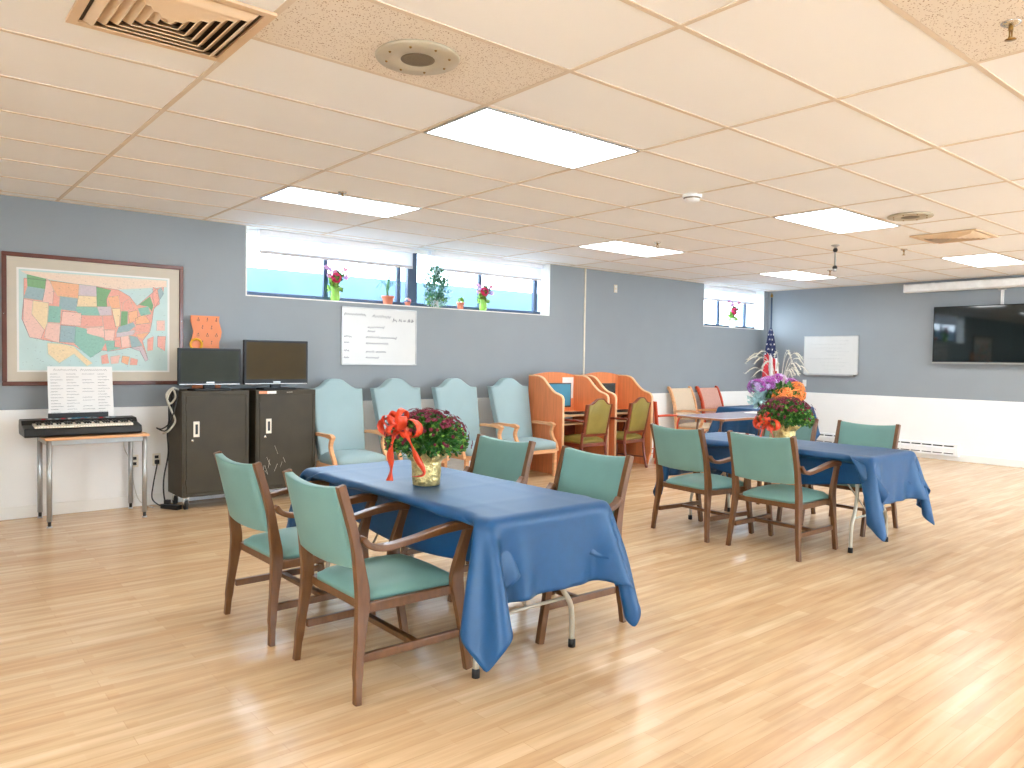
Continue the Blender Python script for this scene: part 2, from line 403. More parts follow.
# a thin cover strip running up the wall
struct(MB().box(7.572, 7.598, Y1-.014, Y1, wh, H-.004, 'ivory').build('trim_8', bevel=.003))

# windows: frame + pane as parts
FY0, FY1 = Y1+.17, Y1+.215
def window(n, a, b, posts):
    o = bpy.data.objects.new('window_%d' % n, None); C.objects.link(o); o['kind'] = 'structure'
    f = MB(); z0 = ZS+.012; f.box(a+.012, b-.012, FY0, FY1, z0, z0+.05, 'winframe').box(a+.012, b-.012, FY0, FY1, H-.05, H-.001, 'trim')
    f.box(a+.012, a+.03, FY0, FY1, z0+.05, H-.05, 'winframe')
    for x, w_, d in posts: f.box(x-w_/2, x+w_/2, FY0-d, FY1, z0+.05, H-.05, 'winframe')
    f.build('window_frame', o, bevel=.004)
    MB().box(a+.03, b-.03, FY0+.02, FY0+.026, z0+.05, H-.05, 'glass').build('window_pane', o)
window(1, *WIN[0], [(3.74, .05, 0), (4.665, .05, 0), (4.84, .13, .02), (5.87, .045, 0), (6.81, .06, .01)])
window(2, *WIN[1], [(11.02, .05, 0), (11.82, .06, 0)])
# outside: ground and the retaining wall of the window well
struct(MB().box(-4, 22, Y1+WT, 22, 1.7, 1.9, 'concrete').build('ground'))
struct(MB().box(-4, 9.2, 9.3, 9.5, 1.9, 2.5, 'concrete').build('outside_wall'))

# ------------------------------------------------------------------ ceiling fittings
def ceiling_light(i, j, label, group):
    o = thing('ceiling_light', label, 'ceiling light', (GX(i)+.6096, GY(j)+.3048, H-.004), 0, group)
    a, b = .592, .288
    f = MB()
    for s in (-1, 1):
        f.box(-a, a, s*b-.008, s*b+.008, -.006, .0035, 'silver'); f.box(s*a-.008, s*a+.008, -b, b, -.0055, .0035, 'silver')
    f.build('frame', o); MB().box(-a+.008, a-.008, -b+.008, b-.008, -.003, .002, 'lamp').build('diffuser', o)
    return o
seen = {(1, 0): 'large bright ceiling light panel nearest the camera, above the front table',
        (1, 4): 'ceiling light panel in front of the left half of the long window',
        (4, 4): 'ceiling light panel above the study carrels, left of the smoke detector',
        (4, 0): 'ceiling light panel between the smoke detector and the round speaker on the right',
        (7, 0): 'ceiling light panel nearest the wall television, right of the square vent',
        (7, 4): 'ceiling light panel in the far corner by the small window'}
first = None
for i in (-2, 1, 4, 7):
    for j in (-8, -4, 0, 4):
        if (i, j) in ((1, -4), (4, -4), (-2, 4)): continue
        l_ = seen.get((i, j)); g = 'fluorescent ceiling lights' if l_ else 'fluorescent ceiling lights behind the camera'
        l_ = l_ or 'bright ceiling light panel outside the view'
        if first is None: first = ceiling_light(i, j, l_, g)
        else: dup(first, (GX(i)+.6096, GY(j)+.3048, H-.004), 0, l_, g)

def ceiling_vent(x, y, label):
    o = thing('ceiling_vent', label, 'vent', (x, y, H-.0045), 0, 'square ceiling air vents')
    s = .3; f = MB()
    for a in (-1, 1):
        f.prism([(-s, a*s), (s, a*s), (s-.035, a*(s-.035)), (-s+.035, a*(s-.035))][::a], -.012, .0, 'diff_metal', 'z')
        f.prism([(a*s, -s), (a*s, s), (a*(s-.035), s-.035), (a*(s-.035), -s+.035)][::a], -.012, .0, 'diff_metal', 'z')
    f.build('frame', o)
    MB().box(-s+.03, s-.03, -s+.03, s-.03, -.002, .001, 'vent_dark').build('backing', o)
    # four triangular fields of louvres, each field parallel to its own side
    for q in range(4):
        R = Matrix.Rotation(q*PI/2, 3, 'Z'); m = MB()
        for k in range(7):
            d = s-.05-k*.036; hw = d
            vs = [(-hw, -d, -.006), (hw, -d, -.006), (hw-.03, -d+.03, -.03), (-hw+.03, -d+.03, -.03)]
            vs += [(x_, y_+.003, z_+.003) for x_, y_, z_ in vs]
            m.add([R @ Vector(v) for v in vs], [(0,1,2,3),(4,7,6,5),(0,4,5,1),(1,5,6,2),(2,6,7,3),(3,7,4,0)], 'diff_metal')
        m.build('louvre', o)
ceiling_vent(.855, 3.10, 'cream louvred ceiling vent cut off by the top left of the photo')
ceiling_vent(8.17, 2.98, 'cream louvred ceiling vent near the wall television')

def ceiling_speaker(x, y, label):
    o = thing('ceiling_speaker', label, 'ceiling speaker', (x, y, H-.005), 0, 'round ceiling speakers'); o.scale = (1.1, 1.1, 1.1)
    MB().lathe([(.158, .003), (.165, -.004), (.16, -.012), (.085, -.014), (.083, -.012)], 'grille', seg=40).build('rim', o)
    MB().lathe([(.083, -.011), (.05, -.013), (.0, -.014)], 'grille2', seg=32).build('grille', o)
    for k in range(8): MB().ball((.125*math.cos(k*PI/4), .125*math.sin(k*PI/4), -.013), .006, 'brass', 6, 4).build('screw', o)
ceiling_speaker(1.775, 2.79, 'round grey-beige ceiling speaker in the fissured tile near the camera')
ceiling_speaker(6.82, 2.84, 'small-looking round ceiling speaker left of the far louvred vent')
o = thing('smoke_detector', 'white smoke detector on the ceiling beyond the nearest light panel', 'smoke detector', (4.83, 3.64, H))
MB().lathe([(.075, 0), (.075, -.018), (.062, -.024), (.055, -.05), (.0, -.056)], 'white', seg=28).build('housing', o)
MB().lathe([(.0655, -.02), (.067, -.024), (.06, -.032)], 'grille2', seg=28).build('sensor_slots', o)
sp0 = None
for x, y, lb in [(3.27, 1.02, 'brass fire sprinkler in the fissured tile at top right'), (2.79, 5.46, 'small brass fire sprinkler above the left window light panel'),
                 (6.47, 5.32, 'small fire sprinkler at the light panel above the carrels'), (10.0, 5.2, 'small fire sprinkler beside the far corner light panel'),
                 (8.75, 3.7, 'small fire sprinkler behind the far louvred vent')]:
    if sp0 is None:
        sp0 = thing('fire_sprinkler', lb, 'sprinkler', (x, y, H), 0, 'ceiling fire sprinklers')
        MB().lathe([(.035, 0), (.034, -.006), (.02, -.014), (.012, -.014)], 'chrome', seg=20).build('escutcheon', sp0)
        m = MB().sweep([(0, 0, -.01), (0, 0, -.03)], .009, 'brass').sweep([(.012, 0, -.028), (.012, 0, -.06)], .003, 'brass').sweep([(-.012, 0, -.028), (-.012, 0, -.06)], .003, 'brass')
        m.box(-.014, .014, -.004, .004, -.062, -.057, 'brass').box(-.014, .014, -.004, .004, -.032, -.027, 'brass'); m.build('body', sp0)
        MB().lathe([(.019, -.064), (.02, -.066), (.0, -.067)], 'brass', seg=12).build('deflector', sp0)
    else: dup(sp0, (x, y, H), 0, lb)
o = thing('ceiling_hook', 'silver pole mount hanging from the ceiling near the far wall', 'ceiling mount', (7.95, 4.08, H))
MB().lathe([(.045, 0), (.045, -.008), (.02, -.02)], 'alu').build('plate', o)
MB().sweep([(0, 0, -.015), (0, 0, -.07)], .016, 'alu').sweep([(0, 0, -.06), (0, 0, -.24)], .011, 'silver').build('pole', o)
MB().ball((0, 0, -.055), .026, 'black').ball((0, 0, -.245), .026, 'black').lathe([(.022, -.25), (.02, -.285), (.0, -.286)], 'alu', seg=16).build('joint', o)

# ------------------------------------------------------------------ roller blinds
def blind(a, b, zb, label, slant=0):
    o = thing('roller_blind', label, 'blind', (0, 0, 0), 0, 'white roller blinds')
    y = Y1+.12
    MB().box(a, b, y-.03, y+.03, H-.06, H-.004, 'blind').build('cassette', o, bevel=.008)
    MB().box(a+.01, b-.01, y-.002, y, zb+.03, H-.05, 'blindcloth').build('fabric', o)
    MB().box(a+.01, b-.01, y-.009, y+.007, zb, zb+.034, 'blindrail').build('bottom_rail', o, bevel=.003)
blind(2.96, 4.83, 2.455, 'white roller blind over the left half of the long window')
blind(5.06, 6.88, 2.47, 'white roller blind over the right half of the long window')
blind(10.5, 12.02, 2.45, 'white roller blind over the small corner window')

# ------------------------------------------------------------------ framed map
MAP=[('r',[(0.915,2.024),(1.456,1.995),(1.634,1.975),(1.726,1.923),(1.788,1.842),(1.882,1.933),(1.962,2.015),(2.018,2.028),(2.01,1.958),(1.93,1.816),(1.914,1.696),(1.898,1.609),(1.834,1.522),(1.866,1.403),(1.882,1.352),(1.858,1.335),(1.803,1.453),(1.725,1.46),(1.656,1.442),(1.558,1.423),(1.499,1.43),(1.41,1.363),(1.338,1.427),(1.282,1.466),(1.169,1.488),(1.033,1.513),(0.953,1.529),(0.898,1.682),(0.912,1.857)]),
('g',[(0.935,2.057),(1.075,2.03),(1.066,1.942),(0.939,1.957)]),
('b',[(0.939,1.957),(1.066,1.942),(1.05,1.844),(0.912,1.857)]),
('p',[(1.075,2.03),(1.1,2.021),(1.13,1.939),(1.122,1.82),(1.045,1.831),(1.066,1.942)]),
('o',[(1.1,2.021),(1.323,2.001),(1.317,1.88),(1.157,1.889),(1.13,1.939)]),
('l',[(1.323,2.001),(1.456,1.995),(1.458,1.905),(1.317,1.904)]),
('y',[(1.317,1.904),(1.458,1.905),(1.461,1.815),(1.304,1.806)]),
('b',[(1.178,1.887),(1.311,1.876),(1.299,1.766),(1.168,1.778)]),
('t',[(1.3,1.806),(1.461,1.81),(1.484,1.739),(1.339,1.735),(1.299,1.766)]),
('p',[(0.912,1.851),(0.98,1.839),(0.969,1.725),(1.06,1.595),(1.033,1.516),(0.953,1.529),(0.907,1.667)]),
('y',[(0.98,1.839),(1.091,1.826),(1.081,1.651),(1.06,1.595),(0.969,1.725)]),
('t',[(1.095,1.802),(1.184,1.799),(1.177,1.66),(1.085,1.663)]),
('p',[(1.195,1.76),(1.339,1.752),(1.333,1.638),(1.184,1.648)]),
('r',[(1.339,1.735),(1.502,1.735),(1.508,1.642),(1.333,1.638)]),
('p',[(1.082,1.656),(1.177,1.651),(1.169,1.488),(1.06,1.532)]),
('b',[(1.181,1.64),(1.296,1.633),(1.289,1.491),(1.172,1.496)]),
('t',[(1.296,1.633),(1.379,1.615),(1.382,1.575),(1.514,1.538),(1.528,1.497),(1.491,1.422),(1.41,1.363),(1.338,1.427),(1.282,1.491)]),
('p',[(1.376,1.623),(1.514,1.639),(1.521,1.546),(1.425,1.56),(1.382,1.575)]),
('g',[(1.456,1.99),(1.574,1.97),(1.537,1.89),(1.541,1.82),(1.461,1.818)]),
('l',[(1.464,1.815),(1.574,1.822),(1.578,1.747),(1.484,1.739)]),
('r',[(1.502,1.735),(1.592,1.748),(1.619,1.624),(1.517,1.612)]),
('p',[(1.517,1.612),(1.606,1.612),(1.591,1.515),(1.525,1.522)]),
('t',[(1.525,1.517),(1.634,1.517),(1.649,1.45),(1.543,1.423)]),
('o',[(1.541,1.902),(1.634,1.925),(1.649,1.818),(1.577,1.805)]),
('y',[(1.58,1.805),(1.652,1.809),(1.641,1.65),(1.611,1.641),(1.589,1.748)]),
('g',[(1.657,1.785),(1.71,1.787),(1.707,1.67),(1.649,1.651)]),
('r',[(1.672,1.861),(1.726,1.906),(1.756,1.824),(1.71,1.791),(1.667,1.793)]),
('o',[(1.713,1.779),(1.788,1.8),(1.795,1.716),(1.725,1.679)]),
('b',[(1.634,1.642),(1.756,1.689),(1.772,1.656),(1.725,1.612),(1.618,1.591)]),
('l',[(1.618,1.588),(1.78,1.622),(1.756,1.579),(1.618,1.549)]),
('r',[(1.606,1.549),(1.649,1.554),(1.656,1.459),(1.6,1.462)]),
('p',[(1.652,1.557),(1.718,1.566),(1.728,1.469),(1.661,1.459)]),
('b',[(1.721,1.569),(1.787,1.555),(1.834,1.48),(1.741,1.46)]),
('l',[(1.725,1.46),(1.834,1.474),(1.882,1.352),(1.858,1.335),(1.811,1.428)]),
('o',[(1.78,1.58),(1.882,1.6),(1.834,1.539),(1.795,1.555)]),
('r',[(1.78,1.673),(1.906,1.687),(1.89,1.601),(1.764,1.605)]),
('o',[(1.772,1.723),(1.85,1.769),(1.901,1.692),(1.78,1.669)]),
('t',[(1.795,1.817),(1.882,1.839),(1.906,1.772),(1.819,1.751)]),
('g',[(1.803,1.852),(1.898,1.934),(1.926,1.85),(1.914,1.798),(1.882,1.839)]),
('r',[(1.923,2.021),(1.962,2.007),(1.981,1.87),(1.942,1.834),(1.922,1.918)]),
('b',[(1.965,1.998),(1.994,2.026),(2.018,1.968),(1.981,1.905)]),
('y',[(1.08,1.485),(1.183,1.48),(1.282,1.458),(1.338,1.395),(1.425,1.314),(1.381,1.289),(1.281,1.394),(1.169,1.312),(1.087,1.39)]),
('c',[(0.889,2.084),(2.043,2.09),(2.043,2.03),(1.574,1.97),(1.323,2.001),(1.075,2.03),(0.935,2.057)]),
('r',[(1.874,1.54),(1.93,1.568),(1.922,1.439),(1.874,1.429)]),
('p',[(1.954,1.714),(2.027,1.718),(2.027,1.623),(1.954,1.62)]),
('r',[(1.962,1.569),(2.035,1.571),(2.027,1.432),(1.962,1.474)]),
('r',[(1.491,1.381),(1.543,1.398),(1.558,1.315),(1.498,1.307)]),
('p',[(1.565,1.374),(1.649,1.391),(1.633,1.316),(1.573,1.307)]),
('o',[(1.664,1.383),(1.725,1.376),(1.71,1.3),(1.656,1.325)]),
('r',[(1.733,1.368),(1.795,1.351),(1.787,1.3),(1.725,1.3)])]
def framed_map():
    o = thing('framed_map', 'large framed map of the United States on the grey wall', 'map', (0, Y1, 0))
    a, b, z0, z1, fwid = .758, 2.19, 1.12, 2.235, .035
    f = MB().box(a, b, -.03, -.001, z1-fwid, z1, 'frame').box(a, b, -.03, -.001, z0, z0+fwid, 'frame')
    f.box(a, a+fwid, -.03, -.001, z0+fwid, z1-fwid, 'frame').box(b-fwid, b, -.03, -.001, z0+fwid, z1-fwid, 'frame'); f.build('frame', o, bevel=.005)
    MB().box(a+fwid, b-fwid, -.014, -.002, z0+fwid, z1-fwid, 'matboard').build('mat_board', o)
    mp = MB().box(.862, 2.068, -.0165, -.0145, 1.236, 2.112, 'paper').box(.878, 2.05, -.0172, -.0166, 1.25, 2.098, 'sea')
    for i, (k, pl) in enumerate(MAP):
        pl = [(min(max(x, .88), 2.048), min(max(z, 1.252), 2.096)) for x, z in pl]
        mp.prism(pl, -.0176-(0.0004+i*.00002 if k != 'c' else 0), -.0172, 'map_'+k)
        if k not in 'c':
            mp.sweep([(x, -.0188, z) for x, z in pl+pl[:1]], .0009, 'map_t' if i % 3 else 'ink', 4)
    random.seed(3)
    for k in range(260):
        x = random.uniform(.9, 2.03); z = random.uniform(1.27, 2.08); d = random.uniform(.004, .014)
        mp.box(x, x+d, -.0194, -.019, z, z+.0016, 'ink')
    mp.build('map_sheet', o)
    MB().ball((a+.012, -.03, 1.72), .006, 'chrome').build('screw', o); MB().ball((b-.012, -.03, 1.72), .006, 'chrome').build('screw', o)
framed_map()

def scribble(mb, x, z, length, h, y, mk, seed, axis='x', r=.0022):
    """one handwritten word as a wavy pen stroke"""
    rr = random.Random(seed); n = max(4, int(length/h*2.6)); pts = []
    for i in range(n+1):
        pts.append((x+length*i/n, z+(h*.5 if i % 2 else -h*.4)*rr.uniform(.3, 1)))
    P3 = [(p[0], y, p[1]) if axis == 'x' else (y, p[0], p[1]) for p in pts]
    mb.sweep(P3, r, mk, 4)
def whiteboard_left():
    o = thing('whiteboard', 'white framed whiteboard with a handwritten schedule under the long window', 'whiteboard', (0, Y1, 0))
    a, b, z0, z1 = 3.838, 4.80, 1.318, 1.957
    MB().box(a+.012, b-.012, -.012, -.001, z0+.012, z1-.012, 'board').build('surface', o)
    f = MB().box(a, b, -.018, -.001, z1-.014, z1, 'alu').box(a, b, -.022, -.001, z0, z0+.016, 'alu').box(a, a+.014, -.018, -.001, z0, z1, 'alu').box(b-.014, b, -.018, -.001, z0, z1, 'alu')
    f.build('frame', o, bevel=.003)
    m = MB(); y = -.0125
    rows = [(3.87, 1.875, .26, .04), (4.22, 1.865, .23, .045), (4.48, 1.83, .05, .05), (4.56, 1.83, .035, .05), (4.62, 1.83, .03, .05), (4.68, 1.83, .03, .05), (4.73, 1.83, .025, .05), (4.16, 1.74, .21, .04), (4.16, 1.695, .09, .025),
            (3.87, 1.63, .09, .028), (4.14, 1.63, .17, .035), (4.33, 1.625, .20, .03), (3.87, 1.565, .06, .025), (4.14, 1.56, .28, .03), (3.87, 1.475, .06, .025), (4.14, 1.47, .1, .03), (4.27, 1.465, .12, .03), (3.87, 1.4, .06, .02), (4.14, 1.4, .16, .03)]
    for i, (x, z, L, h) in enumerate(rows): scribble(m, x, z, L, h, y, 'ink', i, 'x', .0034)
    m.build('handwriting', o)
    MB().box(4.755, 4.785, -.024, -.022, z0+.003, z0+.014, 'silver').build('badge', o)
whiteboard_left()
def whiteboard_far():
    o = thing('whiteboard', 'white whiteboard with faint writing on the far blue-grey wall beside the flag', 'whiteboard', (X1, 0, 0))
    a, b, z0, z1 = 5.84, 6.79, 1.235, 1.885
    MB().box(-.014, -.001, a+.01, b-.01, z0+.01, z1-.01, 'board').build('surface', o)
    MB().box(-.018, -.001, a, b, z1-.012, z1, 'alu').box(-.018, -.001, a, b, z0, z0+.012, 'alu').box(-.018, -.001, a, a+.012, z0, z1, 'alu').box(-.018, -.001, b-.012, b, z0, z1, 'alu').build('frame', o, bevel=.003)
    MB().box(-.06, -.001, a+.05, b-.05, z0-.02, z0, 'alu').build('pen_tray', o, bevel=.003)
    m = MB()
    for i in range(9): scribble(m, 6.0+(i % 3)*.06, 1.8-i*.06, .3+.1*(i*7 % 4), .025, -.0145, 'alu', i+50, 'y', .0015)
    m.build('handwriting', o)
whiteboard_far()

def plate(name, label, cat, x, y, z, face, holes, group=None, kind='ivory'):
    o = thing(name, label, cat, (x, y, z), 0 if face == 'y' else PI/2*-1, group)   # local -y faces the room
    MB().box(-.035, .035, -.006, -.0005, -.057, .057, kind).build('cover_plate', o, bevel=.003)
    for k, dz in enumerate(holes):
        MB().box(-.017, .017, -.009, -.006, dz-.014, dz+.014, 'black' if cat == 'outlet' and face == 'y' else 'white').build('socket' if cat == 'outlet' else 'switch', o, bevel=.002)
    return o
YW = Y1-.012; XW = X1-.012
plate('wall_outlet', 'ivory wall outlet with a black plug beside the dark cabinet', 'outlet', 1.955, YW, .42, 'y', (.025, -.025))
plate('wall_outlet', 'wall outlet behind the legs of the keyboard table', 'outlet', 1.765, YW, .42, 'y', (.025, -.025))
plate('wall_outlet', 'white outlet on the far wall below the whiteboard', 'outlet', X1, 6.77, 1.075, 'x', (.025, -.025), kind='white')
plate('wall_switch', 'ivory double plate high on the wall right of the cover strip', 'wall plate', 8.217, Y1, 2.46, 'y', (.028, -.028))

# ------------------------------------------------------------------ far wall: television, screen case, heater
o = thing('wall_television', 'large black flat television on the far grey wall', 'television', (X1, 3.93, 1.87))
w2, h2 = .74, .42
MB().box(-.115, -.075, -w2, w2, -h2, h2, 'gloss').build('housing', o, bevel=.006)
MB().box(-.1165, -.1152, -w2+.012, w2-.012, -h2+.03, h2-.012, 'tvscreen').build('screen', o)
MB().box(-.118, -.1, -w2, w2, -h2-.006, -h2+.016, 'silver').build('lower_bezel', o, bevel=.002)
MB().box(-.075, -.001, -.25, .25, -.2, .2, 'black').build('wall_bracket', o, bevel=.004)
MB().box(-.1195, -.118, -.02, .02, -h2, -h2+.01, 'chrome').build('badge', o)
o = thing('cable_raceway', 'white cable raceway from the television up to the screen case', 'cable cover', (X1, 3.80, 2.3))
MB().box(-.03, -.001, -.018, .018, -.03, .26, 'white').build('channel', o, bevel=.003)
MB().box(-.05, -.001, -.05, .05, .2, .225, 'alu').build('clip', o, bevel=.003)
o = thing('projection_screen_case', 'long white rolled projection screen case above the television', 'projection screen', (X1, 0, 0))
MB().prism([(-.19, 2.53), (-.12, 2.515), (-.12, 2.645), (-.19, 2.645), (-.205, 2.63), (-.205, 2.545)], 2.6, 5.07, 'white').build('tube_case', o, bevel=.01)
MB().box(-.2, -.115, 5.07, 5.09, 2.52, 2.65, 'white').build('end_cap', o, bevel=.01)
for yy in (4.7, 3.0): MB().box(-.13, -.001, yy-.02, yy+.02, 2.6, 2.66, 'alu').build('bracket', o, bevel=.003)
o = thing('baseboard_heater', 'long white baseboard heater low on the far wall', 'heater', (X1-.012, 0, 0))
a, b = 4.29, 7.2
MB().prism([(0, .07), (-.065, .07), (-.065, .18), (-.055, .20), (-.04, .25), (0, .25)], a, b, 'white').build('casing', o, bevel=.004)
sl = MB()
for k in range(18):
    yy = a+.06+k*.155; sl.box(-.060, -.044, yy, yy+.13, .205, .222, 'cabdark').box(-.0665, -.064, yy, yy+.13, .1, .112, 'cabdark')
sl.build('slots', o)
MB().box(-.068, 0, a-.01, a+.03, .065, .255, 'white').build('end_cap', o, bevel=.004)

# ------------------------------------------------------------------ teal armchairs at the tables
def side_chair(label, loc, rz, group):
    o = thing('dining_chair', label, 'chair', loc, rz, group)
    for s in (-1, 1):
        y0, y1 = sorted((s*.275, s*.243))
        # rear post: one continuous member from floor to the top of the back
        c = [(p.x, p.z) for p in spline([(-.285, 0, 0), (-.275, 0, .15), (-.258, 0, .30), (-.248, 0, .42), (-.26, 0, .52), (-.288, 0, .68), (-.35, 0, .89)], 5)]
        hw = [.0145+.0105*math.exp(-((z-.42)/.14)**2)+.004*(z > .1) for x, z in c]
        mb = stripmesh(MB(), c, hw, y0, y1, 'walnut'); mb.v = [(x, y+s*.032*max(0, 1-z/.42)**1.3, z) for x, y, z in mb.v]; mb.build('rear_leg', o, bevel=.004)
        c = [(p.x, p.z) for p in spline([(.285, 0, 0), (.255, 0, .17), (.222, 0, .36), (.215, 0, .44), (.24, 0, .54), (.277, 0, .645)], 5)]
        hw = [.016+.013*math.exp(-((z-.41)/.12)**2)+.003 for x, z in c]
        yy = sorted((s*.285, s*.255))
        stripmesh(MB(), c, hw, yy[0], yy[1], 'walnut').build('front_leg', o, bevel=.004)
        c = [(p.x, p.z) for p in spline([(-.262, 0, .672), (-.225, 0, .635), (-.15, 0, .618), (-.02, 0, .632), (.12, 0, .653), (.24, 0, .662), (.298, 0, .655)], 5)]
        hw = [.013+.006*(x > .0)*min(1, x*5) for x, z in c]
        yy = sorted((s*.295, s*.247))
        stripmesh(MB(), c, hw, yy[0], yy[1], 'walnut').build('armrest', o, bevel=.006)
        MB().box(-.25, .25, min(s*.272, s*.247), max(s*.272, s*.247), .155, .19, 'walnut').build('stretcher', o, bevel=.004)
    MB().box(.0, .035, -.25, .25, .16, .185, 'walnut').build('stretcher', o, bevel=.004)
    f = MB()
    for s in (-1, 1): f.box(-.225, .225, min(s*.268, s*.24), max(s*.268, s*.24), .355, .395, 'walnut')
    f.box(-.235, -.205, -.243, .243, .355, .395, 'walnut').box(.2, .232, -.255, .255, .355, .395, 'walnut'); f.build('seat_frame', o, bevel=.004)
    pad(-.235, .262, -.252, .252, .392, .435, .04, 'teal', 10, 10, .08).build('seat', o, bevel=0)
    # padded back: gently bowed slab between the posts
    n = 10; vs = []; fs = []; m = 6
    def bx(z): return -.264-(z-.52)*.235
    for j in range(m+1):
        z0 = .545+(.885-.545)*j/m
        for i in range(n+1):
            v = i/n*2-1; z = z0-(.018*(1-v*v) if j == m else 0)+(-.01*(1-v*v) if j == 0 else 0); bow = -.022*(1-v*v)
            e = .9 if j in (0, m) or abs(v) > .99 else 1
            vs.append((bx(z)+bow-.022*e, v*.2445, z)); vs.append((bx(z)+bow+.024*e, v*.2445, z))
    W_ = 2*(n+1)
    for j in range(m):
        for i in range(n):
            a = j*W_+2*i; fs.append((a, a+2, a+2+W_, a+W_)); fs.append((a+1, a+1+W_, a+3+W_, a+3))
        a = j*W_; fs.append((a, a+W_, a+W_+1, a+1)); a = j*W_+2*n; fs.append((a, a+1, a+W_+1, a+W_))
    for i in range(n):
        a = 2*i; fs.append((a, a+1, a+3, a+2)); a = m*W_+2*i; fs.append((a, a+2, a+3, a+1))
    MB().add(vs, fs, 'teal', True).build('backrest', o, bevel=.006)
    return o
G = 'teal armchairs at the blue tables'
ch = side_chair('teal walnut armchair closest to the camera, at the front table', (1.742, 2.98, 0), .0, G)
for x, y, rz, lb in [
    (1.712, 3.80, .02, 'leftmost teal armchair, with its back towards the dark cabinets'),
    (2.785, 3.80, PI+.03, 'teal armchair across the front table, behind the potted mum'),
    (2.775, 2.99, PI-.03, 'teal armchair at the near right corner of the front table'),
    (5.265, 3.05, .0, 'teal armchair on the near side of the far table, closer to the camera'),
    (5.235, 3.76, -.09, 'teal armchair on the near side of the far table, beside the carrels'),
    (6.42, 3.12, PI, 'teal armchair on the far side of the far table, at its right end'),
    (6.40, 3.86, PI, 'teal armchair across the far table, partly behind the bouquet')]:
    dup(ch, (x, y, 0), rz, lb)

# ------------------------------------------------------------------ folding tables and draped cloths
def folding_table(label, loc, rz, top='plywood', bare=False, L=1.765, Wd=.70):
    steel = 'walnut' if bare else 'beige_metal'
    o = thing('folding_table', label, 'table', loc, rz, None if bare else 'folding tables under blue cloths')
    t = MB().box(-Wd/2, Wd/2, -L/2, L/2, .706, .735, top); t.build('tabletop', o, bevel=.006)
    if bare: MB().box(-Wd/2-.004, Wd/2+.004, -L/2-.004, L/2+.004, .703, .729, 'brownedge').build('edge_band', o, bevel=.004)
    for s in (-1, 1):
        y = s*(L/2-.17)
        for q in (-1, 1):
            MB().sweep(spline([(q*.17, y-s*.02, .70), (q*.18, y, .45), (q*.23, y+s*.01, .30), (q*.285, y+s*.015, .20), (q*.295, y+s*.015, .03)], 5), .0135, steel, 10).build('leg', o)
            MB().lathe([(.018, 0), (.018, .035), (.013, .04)], 'rubber', (q*.295, y+s*.015, 0), 14).build('foot_cap', o)
        MB().sweep([(-.26, y+s*.01, .25), (.26, y+s*.01, .25)], .009, steel).build('crossbar', o)
        MB().sweep([(0, y+s*.01, .25), (0, y-s*.35, .70)], .007, steel).build('brace', o)
    return o
folding_table('folding table with beige legs under the front blue cloth', (2.29, 3.335, 0), 0)
folding_table('folding table with beige legs under the far blue cloth', (5.83, 3.385, 0), 0)
folding_table('folding table under the blue cloth near the far wall', (10.5, 6.42, 0), PI/2).scale = (1, .85, 1)
folding_table('bare table with a pale reflection painted on top and a brown edge between the carrels and the flowers', (8.6, 5.62, 0), PI/2, 'sheen_top', True)

